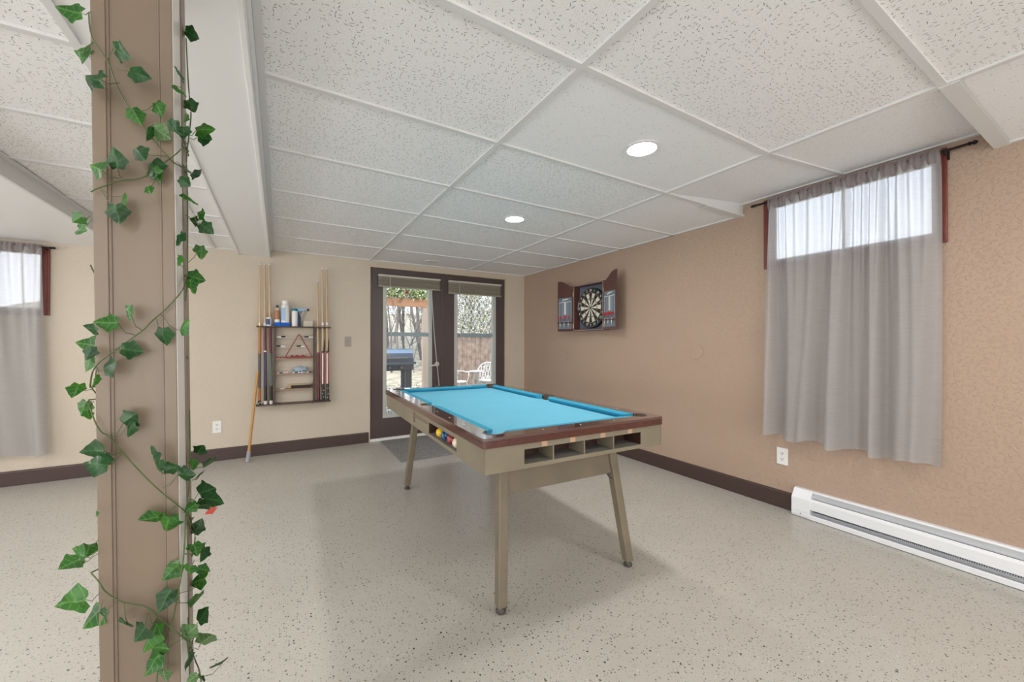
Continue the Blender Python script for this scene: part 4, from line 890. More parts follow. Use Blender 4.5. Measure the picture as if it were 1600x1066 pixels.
def cue(x, ztop, zb, label, segs, dots=None, xt=None, rb=.0145):
    xt = x if xt is None else xt
    r = thing('pool_cue', label, 'pool cue', (x, -.07, zb), group='pool cues in the wall rack')
    a = Vector((x, -.07, zb)); b_ = Vector((xt, -.058, ztop)); Lc = (b_-a).length
    zj = segs[-1][1]
    pj = a.lerp(b_, zj)
    MB().rod(pj, a.lerp(b_, .985), .0105 if zj < .6 else .009, .0065, 12).build('shaft', 'maple', r, smooth=True)
    MB().rod(a.lerp(b_, .985), a.lerp(b_, .996), .0066, .0064, 12).build('ferrule', 'white', r)
    MB().rod(a.lerp(b_, .996), b_, .0062, .005, 12).build('tip', 'label_blue', r)
    t1 = 0.0
    for nm, te, mt_ in segs:
        t0, t1 = t1, te
        MB().rod(a.lerp(b_, t0), a.lerp(b_, t1), rb-.004*t0, rb-.004*t1, 14).build(nm, mt_, r, smooth=True)
    if dots:
        m = MB()
        for z, dx in dots: m.sphere((x+dx, -.07-rb+.001, zb+z), .0048, sc=(1, .3, 1), n=10)
        m.build('white_dots', 'white', r)
cue(-3.176, 1.945, .524, 'pool cue with orange and grey butt, leftmost in the rack', [('bumper', .03, 'black'), ('butt_sleeve', .115, 'orange_wood'), ('wrap', .36, 'grey_wrap'), ('forearm', .555, 'orange_wood'), ('collar', .575, 'brass')], [(.012, -.006), (.022, .006)])
cue(-3.124, 1.948, .524, 'pool cue with burgundy forearm and navy wrap, second from the left', [('bumper', .025, 'white'), ('butt_sleeve', .13, 'black'), ('wrap', .37, 'navy_wrap'), ('wrap_ring', .378, 'white'), ('forearm', .55, 'burgundy'), ('collar', .575, 'white')], xt=-3.140)
cue(-3.076, 1.95, .524, 'pool cue with burgundy forearm and green grey wrap, third from the left', [('bumper', .025, 'white'), ('butt_sleeve', .13, 'black'), ('wrap', .36, 'green_grey'), ('forearm', .55, 'burgundy'), ('collar', .575, 'white')], xt=-3.099)
cue(-2.645, 1.815, .524, 'short pool cue with plain maroon butt, beside the right upright', [('bumper', .015, 'black'), ('butt', .40, 'burgundy')], xt=-2.660)
cue(-2.600, 1.955, .524, 'pool cue with red and white wrap, second from the right', [('butt_sleeve', .125, 'black'), ('wrap', .36, 'red_butt'), ('forearm', .37, 'black'), ('collar', .565, 'maple'), ('joint', .585, 'white')], [(.04, .004), (.075, -.006), (.11, .004)], xt=-2.612)
cue(-2.556, 1.957, .524, 'pool cue with red and white wrap, rightmost in the rack', [('butt_sleeve', .125, 'black'), ('wrap', .36, 'red_butt'), ('forearm', .37, 'black'), ('collar', .565, 'maple'), ('joint', .585, 'white')], [(.03, -.004), (.07, .005), (.13, .002)], xt=-2.571)
for x in (-2.600, -2.556):     # pale stripe and the black points of the two red cues
    root = [o for o in bpy.data.objects if o.name.startswith('pool_cue') and o.type == 'EMPTY' and abs(o.location.x-x) < .001][0]
    MB().box(x-.0135, x-.002, -.0845, -.074, .704, 1.03).build('stripe', 'white', root)
    m = MB()
    for a in range(4):
        an = a*PI/2+.4; m.add([(x+.0131*math.cos(an-.55), -.07+.0131*math.sin(an-.55), 1.045), (x+.0131*math.cos(an+.55), -.07+.0131*math.sin(an+.55), 1.045), (x+.0123*math.cos(an), -.07+.0123*math.sin(an), 1.21), (x, -.07, 1.05)], [(0, 1, 2), (0, 2, 3), (1, 3, 2), (0, 3, 1)])
    m.build('points', 'black', root)
st_ = thing('wooden_pole', 'yellow wooden pole with grey foam grip, leaning at the rack', 'pole', (-3.262, -.21, 0))
MB().rod((-3.262, -.212, .012), (-3.189, -.128, .86), .0125, .0115, 14).build('shaft', 'broom_wood', st_, smooth=True)
MB().rod((-3.2626, -.2125, .0045), (-3.2535, -.2025, .105), .019, .017, 16).build('grip', 'foam_grey', st_, smooth=True)
# ---- top of the rack
Zt = 1.312
def bottle(name, x, y, z, prof, mats, mis, label, cat='bottle', extra=None, grp='bottles on top of the cue rack'):
    r = thing(name, label, cat, (x, y, z), group=grp)
    parts = {}
    for nm, mt_, a, b_ in mats: MB().lathe(prof[a:b_], (x, y, z), n=24).build(nm, mt_, r, smooth=True)
    return r
bc = MB(); bm = bmesh.new(); bmesh.ops.create_cube(bm, size=1); bmesh.ops.subdivide_edges(bm, edges=bm.edges[:], cuts=8, use_grid_fill=True)
for v in bm.verts:
    x, y, z = v.co; r_ = math.sin(31*x+5*y)*.05+math.sin(17*y+9*x)*.06
    v.co = Vector((-2.985+x*.150*(1-.15*abs(z)), -.075+y*.075*(1-.2*abs(z)), Zt+.0185+z*.036*(1-.35*(2*x)**4)+(r_*.02 if z > -.4 else 0)))
bc.bm(bm); tag(bc.build('folded_cloth', 'blue_cloth', origin=(-2.985, -.075, Zt), smooth=True), 'bright blue folded cloth on top of the cue rack', 'cloth')
zc = Zt+.037
bottle('bottle', -3.026, -.08, zc, [(.020, 0), (.024, .004), (.024, .030), (.024, .032), (.024, .11), (.022, .125), (.011, .145), (.009, .150), (.011, .151), (.011, .178)],
       [('label', 'plate', 0, 3), ('body', 'amber', 2, 6), ('neck', 'cream_pl', 5, 8), ('cap', 'black', 8, 10)], None, 'small amber brown bottle with black cap on the blue cloth')
r_ = bottle('powder_bottle', -2.957, -.080, zc, [(.035, 0), (.038, .005), (.038, .165), (.032, .182), (.028, .186), (.030, .187), (.030, .222), (.027, .225)],
       [('body', 'white', 0, 5), ('cap', 'white', 5, 8)], None, 'tall white powder bottle with pale blue label on the blue cloth')
m = MB(); lp = arc(0, 0, .0384, 175, 275, 10); m.prism(lp+[(x*.97, y*.97) for x, y in lp[::-1]], zc+.02, zc+.15, lambda a, b, d: (a-2.957, b-.08, d)); m.build('label', 'label_blue', r_)
bottle('bottle', -2.872, -.082, Zt, [(.026, 0), (.028, .004), (.028, .150), (.024, .160), (.026, .161), (.026, .178), (.022, .184)],
       [('body', 'white', 0, 4), ('cap', 'teal', 4, 7)], None, 'white bottle with teal cap standing right of the blue cloth')
sb = thing('spray_bottle', 'white spray bottle with dark trigger nozzle behind the teal-capped bottle', 'spray bottle', (-2.842, -.035, Zt), group='bottles on top of the cue rack')
MB().lathe([(.026, 0), (.028, .004), (.028, .10), (.012, .140), (.012, .155)], (-2.842, -.035, Zt), n=20).build('body', 'label_navy', sb, smooth=True)
MB().prism([(-2.870, Zt+.155), (-2.825, Zt+.155), (-2.79, Zt+.172), (-2.755, Zt+.178), (-2.758, Zt+.192), (-2.80, Zt+.196), (-2.86, Zt+.198)], -.047, -.023, lambda a, b, d: (a, d, b)).build('spray_head', 'label_blue', sb, bevel=.003)
MB().bbox(-2.757, -2.735, -.046, -.024, Zt+.168, Zt+.194, .003).build('nozzle', 'black', sb)
MB().tube([(-2.785, -.035, Zt+.172), (-2.79, -.035, Zt+.150), (-2.805, -.035, Zt+.125), (-2.812, -.035, Zt+.105)], .005).build('trigger', 'white', sb)
rc = thing('small_can', 'small white container with navy label among the left cues', 'container', (-3.10, -.098, Zt))
MB().lathe([(.022, 0), (.024, .003), (.024, .082), (.021, .086)], (-3.10, -.0885, Zt), n=22).build('body', 'white', rc, smooth=True)
m = MB(); lp = arc(0, 0, .0244, 200, 300, 10); m.prism(lp+[(x*.97, y*.97) for x, y in lp[::-1]], Zt+.012, Zt+.07, lambda a, b, d: (a-3.10, b-.0885, d)); m.build('label', 'label_navy', rc)
tag(MB().bbox(-2.792, -2.70, -.05, -.005, Zt+.0005, Zt+.068, .004).build('small_box', 'cream_pl', origin=(-2.746, -.03, Zt)), 'small cream box at the right end of the rack top', 'box')
# ---- inside the rack
def marker(x0, x1, z, dark, label):
    r = thing('marker_pen', label, 'marker pen', ((x0+x1)/2, -.0475, z), group='white marker pens lying on the wire shelves of the rack')
    xm = x0+(x1-x0)*.5
    MB().rod((x0, -.0475, z+.009), (xm, -.0475, z+.009), .0085, n=14).build('barrel' if not dark else 'cap', 'black' if dark else 'white', r)
    MB().rod((xm, -.0475, z+.009), (x1, -.0475, z+.009), .0085, n=14).build('cap' if not dark else 'barrel', 'white' if dark else 'black', r)
marker(-3.030, -2.955, 1.196, 0, 'white marker pen with black cap, upper wire shelf at the left'); marker(-2.78, -2.70, 1.196, 1, 'white marker pen with black end, upper wire shelf at the right')
marker(-3.035, -2.955, 1.098, 1, 'white marker pen with black end, lower wire shelf at the left'); marker(-2.850, -2.775, 1.098, 1, 'white marker pen with black end behind the triangle rack')
m = MB()
tri = [(-2.966, .0), (-2.694, .0), (-2.830, .262)]
def off_tri(d): 
    cx, cz = -2.830, .087; return [(cx+(x-cx)*(1-d), cz+(z-cz)*(1-d)) for x, z in tri]
def rt(pts, r):
    out = []
    for i in range(3):
        p = Vector(pts[i]); a = (Vector(pts[i-1])-p).normalized(); b_ = (Vector(pts[(i+1) % 3])-p).normalized()
        A = p+a*r; Bb = p+b_*r
        out += [tuple(A.lerp(p, t_).lerp(p.lerp(Bb, t_), t_)) for t_ in (0, .25, .5, .75, 1)]
    return out
m.plate([rt(tri, .03), rt(off_tri(.12), .02)], 0, .03, lambda a, b, d: (a, -.098+d+.02*(b/.26), .9855+b))
tag(m.build('ball_triangle', 'maroon_pl', origin=(-2.83, -.08, .985), bevel=.002), 'maroon plastic ball triangle standing on the top inner shelf', 'ball rack')
for i, x in enumerate((-2.905, -2.880, -2.855, -2.830, -2.805, -2.780)):
    tag(MB().bbox(x, x+.021, -.045, -.024, .985, 1.006+.010*(i % 2 == 0), .002).build('chalk_cube', 'chalk_red', origin=(x, -.035, .985)), 'red cue chalk cube in the row inside the triangle', 'chalk', 'red chalk cubes on the inner shelf')
for i, x in enumerate((-3.030, -3.003, -2.975)):
    tag(MB().bbox(x, x+.018, -.050, -.030, .985, .999, .002).build('chalk_cube', 'chalk_red' if i != 1 else 'burgundy', origin=(x, -.04, .985)), ('worn red cue chalk left of the triangle', 'dark worn cue chalk left of the triangle', 'worn red cue chalk left of the triangle')[i], 'chalk', 'loose chalks at the left of the inner shelf')
bm = bmesh.new(); bmesh.ops.create_icosphere(bm, subdivisions=4, radius=1)
rb_ = random.Random(2)
for v in bm.verts:
    x, y, z = v.co; n_ = 1+.14*math.sin(9*x+3*z)+.1*math.sin(13*z+5*y+2*x)
    v.co = Vector((-2.825+x*.068*n_, -.040+y*.022, .828+.040+z*.030*n_+.012))
lo = min(v.co.z for v in bm.verts)
for v in bm.verts: v.co.z += .8285-lo
bg = MB(); bg.bm(bm); tag(bg.build('plastic_bag', 'clear_blue', origin=(-2.825, -.04, .828), smooth=True), 'crumpled blue grey plastic bag on the middle shelf', 'bag')
for i in range(12):
    x = -3.025+i*.0265
    if -2.90 < x < -2.75: y = -.069
    else: y = -.055
    tag(MB().bbox(x, x+.014+.004*(i % 3), y-.004, y+.012, .828, .838+.004*(i % 2), .002).build('chalk_piece', ('bag_white', 'label_navy', 'bag_white', 'plate', 'label_blue')[i % 5], origin=(x, y, .828)),
        'small pale or navy chalk piece in the row on the middle shelf', 'chalk', 'chalk pieces along the middle shelf')
br = thing('table_brush', 'dark brown table brush lying on the lowest inner shelf', 'brush', (-2.80, -.05, .668))
MB().bbox(-2.905, -2.705, -.070, -.040, .688, .700, .004).build('handle', 'black', br); MB().box(-2.900, -2.715, -.067, -.043, .668, .688).build('bristles', 'brush', br)
tag(MB().bbox(-2.93, -2.72, -.036, -.008, .668, .712, .004).build('wood_block', 'tan_block', origin=(-2.82, -.02, .668)), 'tan wooden block behind the brush on the lowest shelf', 'block')
tag(MB().bbox(-3.0, -2.96, -.06, -.035, .668, .676, .002).build('chalk_piece', 'plate', origin=(-2.98, -.05, .668)), 'small white piece left of the brush', 'chalk')

# ------------------------------------------------------------------ dartboard cabinet
BY0, BY1, BZ0, BZ1, BD = -1.690, -1.205, 1.279, 1.800, .095
cb = thing('dartboard_cabinet', 'reddish brown wall cabinet with open doors around a dartboard', 'dartboard cabinet', (0, (BY0+BY1)/2, BZ0))
m = MB(); w = .014
for a, b_, c_, d_ in ((BY0, BY1, BZ0, BZ0+w), (BY0, BY1, BZ1-w, BZ1), (BY0, BY0+w, BZ0, BZ1), (BY1-w, BY1, BZ0, BZ1)): m.box(-BD, -.001, a, b_, c_, d_)
m.build('frame', 'cab_wood', cb)
B(-.012, -.002, BY0+w, BY1-w, BZ0+w, BZ1-w).build('back_panel', 'felt', cb)
m = MB(); e = .004
for a, b_, c_, d_ in ((BY0, BY1, BZ0, BZ0+w), (BY0, BY1, BZ1-w, BZ1), (BY0, BY0+w, BZ0, BZ1), (BY1-w, BY1, BZ0, BZ1)): m.box(-BD-.0012, -BD, a+e, b_-e, c_+e, d_-e)
m.build('front_edging', 'cab_edge', cb)
MB().lathe([(.006, 0), (.009, .006), (.006, .014)], (-.05, (BY0+BY1)/2+.02, BZ1), n=12).build('catch', 'iron', cb)
def cdoor(hy, sgn, ang, label):
    """sgn +1: door swings towards the far corner; ang = degrees away from the wall"""
    Wd = abs(BY1-BY0)/2-.002; ca, sa = math.cos(math.radians(ang)), math.sin(math.radians(ang))
    def F(u, z, d):      # u from hinge outward, d = thickness towards the wall
        return (-BD-.004 - u*sa + d*ca, hy + sgn*(u*ca + d*sa), z)
    dr = None
    n = 16; top = [(Wd*i/n, BZ1-.012+.088*(.5-.5*math.cos(PI*min(1, (i/n)*1.12)))) for i in range(n+1)]
    ol = [(0, BZ0), (Wd, BZ0)] + top[::-1]
    dr = MB().prism(ol, 0, .016, lambda a, b, d: F(a, b, d)).build('door', 'cab_wood', cb, bevel=.002)
    MB().prism([(.018, BZ0+.03), (Wd-.018, BZ0+.03), (Wd-.018, BZ0+.395), (.018, BZ0+.395)], -.002, 0, lambda a, b, d: F(a, b, d)).build('scoreboard', 'slate', cb, parent=dr)
    m = MB()
    def q(u0, u1, z0, z1): m.prism([(u0, z0), (u1, z0), (u1, z1), (u0, z1)], -.0030, -.0018, lambda a, b, d: F(a, b, d))
    c0 = Wd/2; q(.024, Wd-.024, BZ0+.340, BZ0+.347); q(c0-.016, c0+.016, BZ0+.195, BZ0+.340)
    for u in (.026, Wd-.028, c0-.045, c0+.045): q(u-.0012, u+.0012, BZ0+.16, BZ0+.34)
    m.prism([(c0-.052, BZ0+.362), (c0-.040, BZ0+.360), (c0+.050, BZ0+.374), (c0+.055, BZ0+.382), (c0+.01, BZ0+.383), (c0-.03, BZ0+.378)], -.0030, -.0018, lambda a, b, d: F(a if sgn < 0 else Wd-a, b, d))
    m.build('score_lines', 'slate_line', cb, parent=dr)
    m = MB(); m.prism([(.02, BZ0+.095), (Wd-.02, BZ0+.095), (Wd-.02, BZ0+.107), (.02, BZ0+.107)], -.030, -.002, lambda a, b, d: F(a, b, d)); m.build('dart_holder', 'cab_wood', cb, parent=dr)
    m = MB(); 
    for z in (BZ0+.06, BZ1-.10): m.rod(F(-.003, z-.025, 0), F(-.003, z+.025, 0), .004)
    m.build('hinge', 'brass', cb, parent=dr)
    for i in range(3):
        u = .055+i*.065; d = -.018
        t = thing('dart', label[i], 'dart', F(u, BZ0+.03, d), group='darts standing in the cabinet doors')
        MB().rod(F(u, BZ0+.045, d), F(u, BZ0+.070, d), .0006, .0012, 8).build('point', 'chrome', t)
        MB().rod(F(u, BZ0+.070, d), F(u, BZ0+.118, d), .0042, .0042, 10).build('barrel', 'chrome', t)
        MB().rod(F(u, BZ0+.118, d), F(u, BZ0+.150, d), .0025, .0025, 8).build('dart_stem', 'black', t)
        m = MB()
        for a in (0, PI/2):
            cs, sn = math.cos(a+.5)*.018, math.sin(a+.5)*.018
            m.prism([(-1, 0), (-.9, .010), (-1, .028), (0, .034), (1, .028), (.9, .010), (1, 0)][::1] if False else [(-.15, 0), (-1, .012), (-1, .030), (0, .036), (1, .030), (1, .012), (.15, 0)], -.0004, .0004,
                    lambda s, z, dd, cs=cs, sn=sn: F(u+s*cs, BZ0+.145+z, d+s*sn*.6+dd))
        m.build('flight', 'flight_red', t)
cdoor(BY1+.004, 1, 9, ['dart with red flight in the far cabinet door, nearest the board', 'middle dart with red flight in the far cabinet door', 'outermost dart with red flight in the far cabinet door'])
cdoor(BY0-.004, -1, 13, ['dart with red flight in the near cabinet door, nearest the board', 'middle dart with red flight in the near cabinet door', 'outermost dart with red flight in the near cabinet door'])
dcy, dcz = -1.4475, 1.532
db = thing('dartboard', 'round black and cream dartboard hanging inside the open wall cabinet', 'dartboard', (-.03, dcy, dcz))
RB = .222
MX = Matrix.Rotation(-PI/2, 3, 'Y')
MB().lathe([(RB, 0), (RB, .034), (RB-.003, .038)], (-.014, dcy, dcz), MX, 64).build('board', 'dart_black', db)
def ringseg(m, r0, r1, a0, a1, mi, x=-.0527, t_=.0006):
    k = 3; pts = [(r1*math.cos(a0+(a1-a0)*i/k), r1*math.sin(a0+(a1-a0)*i/k)) for i in range(k+1)] + [(r0*math.cos(a0+(a1-a0)*i/k), r0*math.sin(a0+(a1-a0)*i/k)) for i in range(k, -1, -1)]
    m.prism(pts, x, x+t_, lambda a, b, d: (d, dcy-b, dcz+a), mi)     # angle 0 = up, growing clockwise seen from the room
m = MB(); s_ = 1.0
for i in range(20):
    a0 = (i-.5)*PI/10; a1 = a0+PI/10; dk = i % 2 == 0
    ringseg(m, .0165, .098, a0, a1, 0 if dk else 1); ringseg(m, .098, .107, a0, a1, 2 if dk else 3)
    ringseg(m, .107, .161, a0, a1, 0 if dk else 1); ringseg(m, .161, .170, a0, a1, 2 if dk else 3)
m.build('scoring_beds', ['dart_black', 'dart_cream', 'dart_red', 'dart_green'], db)
m = MB(); m.lathe([(.016, 0), (.016, .0008)], (-.0522, dcy, dcz), MX, 24, 0); m.lathe([(.0065, 0), (.0065, .0012)], (-.0522, dcy, dcz), MX, 20, 1); m.build('bullseye', ['dart_green', 'dart_red'], db)
m = MB()
for r in (.0163, .098, .107, .161, .170): m.tube([(-.0535, dcy+r*math.sin(t_*PI/24), dcz+r*math.cos(t_*PI/24)) for t_ in range(48)], .0007, 5, closed=True)
for i in range(20): a = (i-.5)*PI/10; m.rod((-.0535, dcy+.0163*math.sin(a), dcz+.0163*math.cos(a)), (-.0535, dcy+.178*math.sin(a), dcz+.178*math.cos(a)), .0006, n=5)
m.tube([(-.0535, dcy+.212*math.sin(t_*PI/32), dcz+.212*math.cos(t_*PI/32)) for t_ in range(64)], .0011, 5, closed=True)
m.build('wire', 'chrome', db)
m = MB()
for i, nn in enumerate((20, 1, 18, 4, 13, 6, 10, 15, 2, 17, 3, 19, 7, 16, 8, 11, 14, 9, 12, 5)):
    a = i*PI/10                      # clockwise seen from the room; room sees -y to the right
    Mx = Matrix.Translation((-.0535, dcy-.192*math.sin(a), dcz+.192*math.cos(a))) @ Matrix(((0, 0, -1, 0), (-1, 0, 0, 0), (0, 1, 0, 0), (0, 0, 0, 1)))
    v_, f_ = text_mesh(str(nn), .036, Mx); m.add(v_, f_)
m.build('numbers', 'white', db)
# ------------------------------------------------------------------ the yard seen through the glass
yg = MB(); nx, ny = 40, 40; vs = []
rg = random.Random(3)
for j in range(ny+1):
    for i in range(nx+1):
        x = -14+34*i/nx; y = .16+26*j/ny; z = -.06 + max(0, y-4.5)**1.25*.075 + (.05*math.sin(x*2.1+y*1.3) if y > 3.5 else 0)
        vs.append((x, y, z))
yg.add(vs, [(j*(nx+1)+i, j*(nx+1)+i+1, (j+1)*(nx+1)+i+1, (j+1)*(nx+1)+i) for j in range(ny) for i in range(nx)])
struct(yg.build('ground', 'hill', smooth=True), 'dry grass and leaf litter rising behind the house')
struct(B(-4.0, 2.6, .15, 3.6, -.10, -.01).build('patio', 'gravel'), 'leaf-strewn patio outside the french doors')
rg2 = struct(B(.21, 8, -9, .1, -.6, 1.2).build('ground_side', 'hill'), 'raised lawn outside the right wall') 
def gz(x, y): return -.06 + max(0, y-4.5)**1.25*.075
def tree(x, y, h, r, label, mt_, seed, lean_=0, dens=6):
    rnd_ = random.Random(seed); m = MB(); z0 = gz(x, y)-.1
    def br(p, d, L, r_, depth):
        n = 5; pts = [p]; rs = [r_]
        for i in range(n):
            d = (d+Vector((rnd_.uniform(-.16, .16), rnd_.uniform(-.16, .16), rnd_.uniform(-.05, .12)))).normalized(); p = p+d*(L/n); pts.append(p); rs.append(r_*(1-.75*(i+1)/n))
            if depth < 3 and i > 0:
                for k_ in range(dens if depth == 0 else 2):
                    if rnd_.random() < .8:
                        a = rnd_.uniform(0, 2*PI); q = Vector((math.cos(a), math.sin(a), rnd_.uniform(.2, .9))).normalized()
                        br(p, (d*.35+q).normalized(), L*rnd_.uniform(.28, .5), r_*.38*(1-.5*i/n), depth+1)
        m.tube(pts, [max(a, .0045) for a in rs], 5 if depth else 8)
    br(Vector((x, y, z0)), Vector((lean_, 0, 1)).normalized(), h, r, 0)
    tag(m.build('bare_tree', mt_, origin=(x, y, z0)), label, 'tree', 'bare trees beyond the patio')
TR = [(-.05, 7.5, 6, .035, 0), (.45, 8.6, 7, .045, 1), (.95, 7.6, 6, .03, 0), (1.55, 9.5, 7, .055, 0), (2.1, 11.5, 8, .07, 1), (.9, 12, 8, .07, 0), (1.5, 13.5, 9, .08, 1), (3.2, 14, 9, .08, 0), (2.3, 15, 9, .08, 0), (1.2, 10.5, 7, .05, 0), (1.9, 8.2, 6, .035, 1),
      (-.6, 10, 7, .08, 1), (2.7, 9, 7, .07, 0), (3.9, 10, 8, .09, 0), (4.9, 9, 8, .10, 1), (5.4, 12, 9, .12, 0), (-7.2, 6.5, 6, .07, 0), (-8.4, 9.0, 7, .10, 1), (-6.6, 9.5, 7, .08, 0)]
LB = ['thin bare tree seen in the left door pane', 'bare tree trunk beyond the grill in the left door pane', 'bare tree behind the lattice in the right door pane', 'bare tree outside the left basement window']
for i, (x, y, h, r, b_) in enumerate(TR):
    lab = LB[3] if x < -3 else (LB[2] if x > 3.5 else LB[1] if b_ else LB[0])
    tree(x, y, h, r, lab, 'bark2' if b_ else 'bark', 40+i, random.Random(i).uniform(-.05, .05))
for i in range(14):
    rs = random.Random(100+i); y = rs.uniform(6.5, 13); u = rs.uniform(.20, .36) if i < 9 else rs.uniform(.40, .54); x = -3.007 + u*(y+4.728)
    rnd_ = rs; m = MB(); z0 = gz(x, y)-.05
    def tw(p, d, L, r_, dep):
        pts = [p]; n = 4
        for k in range(n):
            d = (d+Vector((rs.uniform(-.25, .25), rs.uniform(-.25, .25), rs.uniform(-.05, .15)))).normalized(); p = p+d*(L/n); pts.append(p)
            if dep < 3:
                for q in range(2 if dep else 3): tw(p, (d+Vector((rs.uniform(-.9, .9), rs.uniform(-.9, .9), rs.uniform(-.2, .5)))).normalized(), L*rs.uniform(.35, .55), max(.0045, r_*.55), dep+1)
        m.tube(pts, [max(.004, r_*(1-.18*k)) for k in range(len(pts))], 4)
    tw(Vector((x, y, z0)), Vector((rs.uniform(-.2, .2), 0, 1)), rs.uniform(2.2, 4.2), .022, 0)
    tag(m.build('bare_shrub', 'bark2' if i % 3 else 'bark', origin=(x, y, z0)), 'twiggy bare shrub on the slope seen in the left door pane' if i < 9 else 'twiggy bare shrub behind the lattice screen', 'shrub', 'bare shrubs on the slope' if i < 9 else 'bare shrubs behind the lattice')
def leaves(name, n, boxes, size, mts, label, seed):
    rnd_ = random.Random(seed); m = MB()
    for i in range(n):
        b_ = rnd_.choice(boxes); c = Vector((rnd_.uniform(b_[0], b_[1]), rnd_.uniform(b_[2], b_[3]), rnd_.uniform(b_[4], b_[5])))
        E_ = Euler((rnd_.uniform(0, 6), rnd_.uniform(0, 6), rnd_.uniform(0, 6))).to_matrix(); s = size*rnd_.uniform(.6, 1.3)
        m.add([tuple(c+E_ @ Vector(v)*s) for v in ((0, 0, 0), (.5, .35, .08), (1, 0, 0), (.5, -.35, .08))], [(0, 1, 2), (0, 2, 3)], rnd_.randrange(len(mts)))
    o_ = m.build(name, mts); tag(o_, label, 'leaves', kind='stuff'); return o_
# pergola
pg = thing('pergola', 'orange cedar pergola beam and post outside the left door', 'pergola', (-1.8, 2.24, -.01))
MB().bbox(-3.2, -.66, 2.20, 2.24, 1.79, 1.935, .004).build('beam', 'cedar', pg)
for x in (-.765, -3.15): MB().bbox(x, x+.095, 2.205, 2.30, -.01, 1.93, .004).build('post', 'cedar_post', pg)
leaves('ivy_leaves', 3200, [(-2.6, -.5, 2.15, 2.5, 1.93, 2.20)], .05, ['yard_leaf', 'yard_leaf2', 'pale_leaf', 'yard_leaf'], 'green and yellow ivy leaves along the top of the cedar beam', 5)
# lattice screen on a board fence
fc = thing('board_fence', 'weathered brown board fence with lattice top outside the right door', 'fence', (1.0, 3.0, -.05))
m = MB(); 
for i in range(26): x = -.28+i*.105; m.box(x, x+.101, 3.0, 3.02, -.05, 1.285)
m.build('boards', 'fence', fc)
m = MB(); m.box(-.28, 2.45, 2.985, 3.03, 1.285, 1.33); m.box(-.28, 2.45, 2.985, 3.03, 2.28, 2.32); m.build('rails', 'lattice', fc)
m = MB()
for i in range(46):
    a = -1.2+i*.095
    for s in (1, -1):
        x0 = a if s > 0 else a+.0; z0, z1 = 1.33, 2.28; x1 = x0+s*.55
        lo, hi = min(x0, x1), max(x0, x1)
        if lo < -.28 or hi > 2.45: continue
        y = 3.0 if s > 0 else 3.012; w_ = .018
        m.add([(x0-w_/2, y, z0), (x0+w_/2, y, z0), (x1+w_/2, y, z1), (x1-w_/2, y, z1), (x0-w_/2, y+.008, z0), (x0+w_/2, y+.008, z0), (x1+w_/2, y+.008, z1), (x1-w_/2, y+.008, z1)], [(0, 1, 2, 3), (7, 6, 5, 4), (0, 4, 5, 1), (1, 5, 6, 2), (2, 6, 7, 3), (3, 7, 4, 0)])
m.build('lattice', 'lattice', fc)
leaves('climbing_leaves', 6500, [(-.2, 2.4, 2.90, 3.15, 1.33, 2.32)], .045, ['dry_leaf', 'yard_leaf', 'pale_leaf', 'dry_leaf', 'lattice', 'bark2'], 'dry and yellow green leaves climbing over the white lattice', 6)
leaves('leaf_litter', 5000, [(-3.5, 5, 3.2, 9.0, 0.0, .10), (-3.5, 2.4, .5, 3.4, .0, .02)], .06, ['dry_leaf', 'lattice', 'bark2', 'dry_leaf'], 'fallen tan leaves lying over patio and slope', 8)
# grill
gx0, gx1 = -1.86, -1.135
gr = thing('gas_grill', 'dark gas grill with blue grey lid on the patio', 'grill', ((gx0+gx1)/2, 1.75, -.01))
m = MB(); pf = [(1.56, .845), (1.55, .90), (1.58, .98), (1.66, 1.035), (1.76, 1.05), (1.86, 1.02), (1.92, .95), (1.93, .845)]
m.prism(pf, gx0, gx1, lambda a, b, d: (d, a, b)); m.build('lid', 'grill_blue', gr, bevel=.006)
MB().tube([(gx0+.10, 1.56, .905), (gx0+.10, 1.52, .905), (gx1-.10, 1.52, .905), (gx1-.10, 1.56, .905)], .011).build('handle', 'chrome', gr)
MB().lathe([(.028, 0), (.028, .006)], ((gx0+gx1)/2-.02, 1.553, .955), Matrix.Rotation(PI/2, 3, 'X'), 20).build('thermometer', 'chrome', gr)
MB().prism([(1.55, .845), (1.93, .845), (1.88, .70), (1.60, .70)], gx0, gx1, lambda a, b, d: (d, a, b)).build('firebox', 'grill_dark', gr, bevel=.004)
MB().bbox(gx0-.03, gx1+.035, 1.53, 1.56, .80, .842, .004).build('front_rail', 'grill_blue', gr)
MB().bbox(gx0-.02, gx1, 1.545, 1.57, .715, .80, .004).build('control_panel', 'grill_dark', gr)
for i in range(3): MB().lathe([(.022, 0), (.018, .022)], (gx0+.16+i*.18, 1.545, .757), Matrix.Rotation(PI/2, 3, 'X'), 16).build('knob', 'chrome', gr)
for x in (gx0+.03, gx1-.09):
    for y in (1.60, 1.86): MB().bbox(x-.03, x+.075, y, y+.03, -.01, .71, .003).build('leg', 'grill_dark', gr)
MB().bbox(gx0+.02, gx1-.02, 1.60, 1.89, .36, .40, .003).build('lower_shelf', 'grill_dark', gr); MB().bbox(gx0-.28, gx0, 1.58, 1.90, .80, .83, .004).build('side_shelf', 'grill_blue', gr)
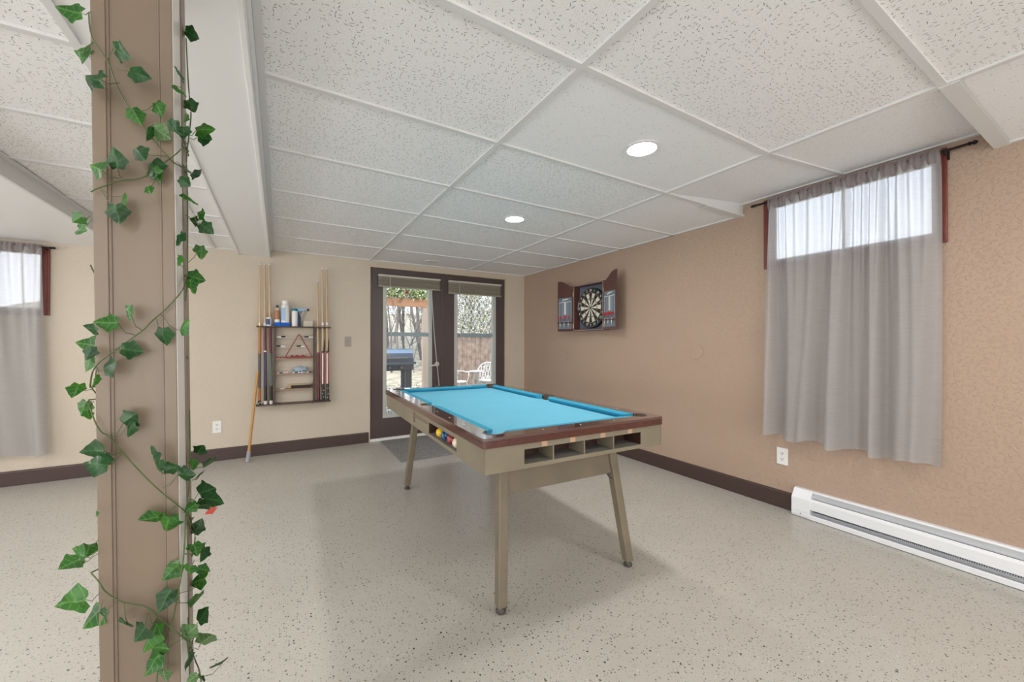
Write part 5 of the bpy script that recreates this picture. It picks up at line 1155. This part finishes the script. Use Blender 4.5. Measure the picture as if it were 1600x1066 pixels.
# hanging red ornament
hd = thing('hanging_ornament', 'small red hanging ornament outside the left door under the blind', 'ornament', (-1.404, 1.0, 1.86))
MB().sphere((-1.404, 1.0, 1.885), .022, sc=(1.2, .8, 1)).build('body', 'flight_red', hd, smooth=True); MB().rod((-1.41, 1.0, 1.90), (-1.412, 1.0, 1.95), .012, .006).build('top', 'grill_dark', hd)
MB().rod((-1.412, 1.0, 1.95), (-1.412, 1.0, 2.3), .0012).build('string', 'cord', hd)
MB().tube([(-1.40, 1.0, 1.865), (-1.43, 1.0, 1.855), (-1.445, 1.0, 1.865)], .009).build('petal', 'pearl', hd)
struct(B(-4.5, 3.0, .15, 1.05, 2.3, 2.4).build('trim_5', 'white_paint'), 'deck underside above the patio doors')
# white cast chairs and table
def garden_chair(x, y, rot, label):
    r = thing('garden_chair', label, 'chair', (x, y, -.01), rot, 'white cast metal garden chairs', local=True)
    m = MB(); W = .225
    rim = [(W*math.cos(a)*1.0, .17, .52+.24*math.sin(a)) for a in [math.radians(-60+300*i/24) for i in range(25)]]
    m.tube(rim, .011, 8)
    for i in range(-3, 4):
        for s in (1, -1):
            p = []
            for t_ in range(9):
                u = t_/8*2-1; xx = i*.055+s*.05*u; zz = .52+.22*u
                if (xx/W)**2+((zz-.52)/.24)**2 < 1: p.append((xx, .17+.008*math.sin(9*u), zz))
            if len(p) > 2: m.tube(p, .0065, 6)
    for cx, cz in ((0, .60), (-.08, .53), (.08, .53), (-.05, .66), (.05, .66), (0, .47), (-.09, .43), (.09, .43)):
        m.tube([(cx+.024*math.cos(a), .168, cz+.024*math.sin(a)) for a in [i*PI/6 for i in range(12)]], .006, 6, closed=True)
    m.build('backrest', 'patio_white', r, smooth=True)
    m = MB(); m.lathe([(.19, .40), (.20, .41), (.19, .42)], (0, 0, 0), n=28); m.build('seat', 'patio_white', r, smooth=True)
    for s in (-1, 1):
        MB().tube([(s*.18, .15, .60), (s*.23, .05, .60), (s*.23, -.12, .58), (s*.20, -.15, .50), (s*.18, -.12, .41)], .010, 8).build('armrest', 'patio_white', r, smooth=True)
        for q in (-1, 1): MB().tube([(s*.15, q*.13, .41), (s*.17, q*.15, .25), (s*.15, q*.14, .12), (s*.20, q*.19, .0)], .011, 8).build('leg', 'patio_white', r, smooth=True)
garden_chair(-.06, 2.35, math.radians(25), 'white openwork garden chair at the left of the right door pane')
garden_chair(.60, 2.30, math.radians(-28), 'white openwork round-backed garden chair at the right of the right door pane')
gt = thing('garden_table', 'small white garden table between the two garden chairs', 'table', (.27, 2.15, -.01))
MB().lathe([(.14, .60), (.15, .61), (.14, .62)], (.27, 2.15, -.01), n=30).build('tabletop', 'patio_white', gt, smooth=True)
for k_ in range(3):
    a = k_*2*PI/3+.4; MB().tube([(.27+q*math.cos(a), 2.15+q*math.sin(a), z-.01) for q, z in ((.03, .60), (.06, .45), (.03, .30), (.08, .12), (.15, .0))], .010, 8).build('leg', 'patio_white', gt, smooth=True)

bpy.context.view_layer.update()
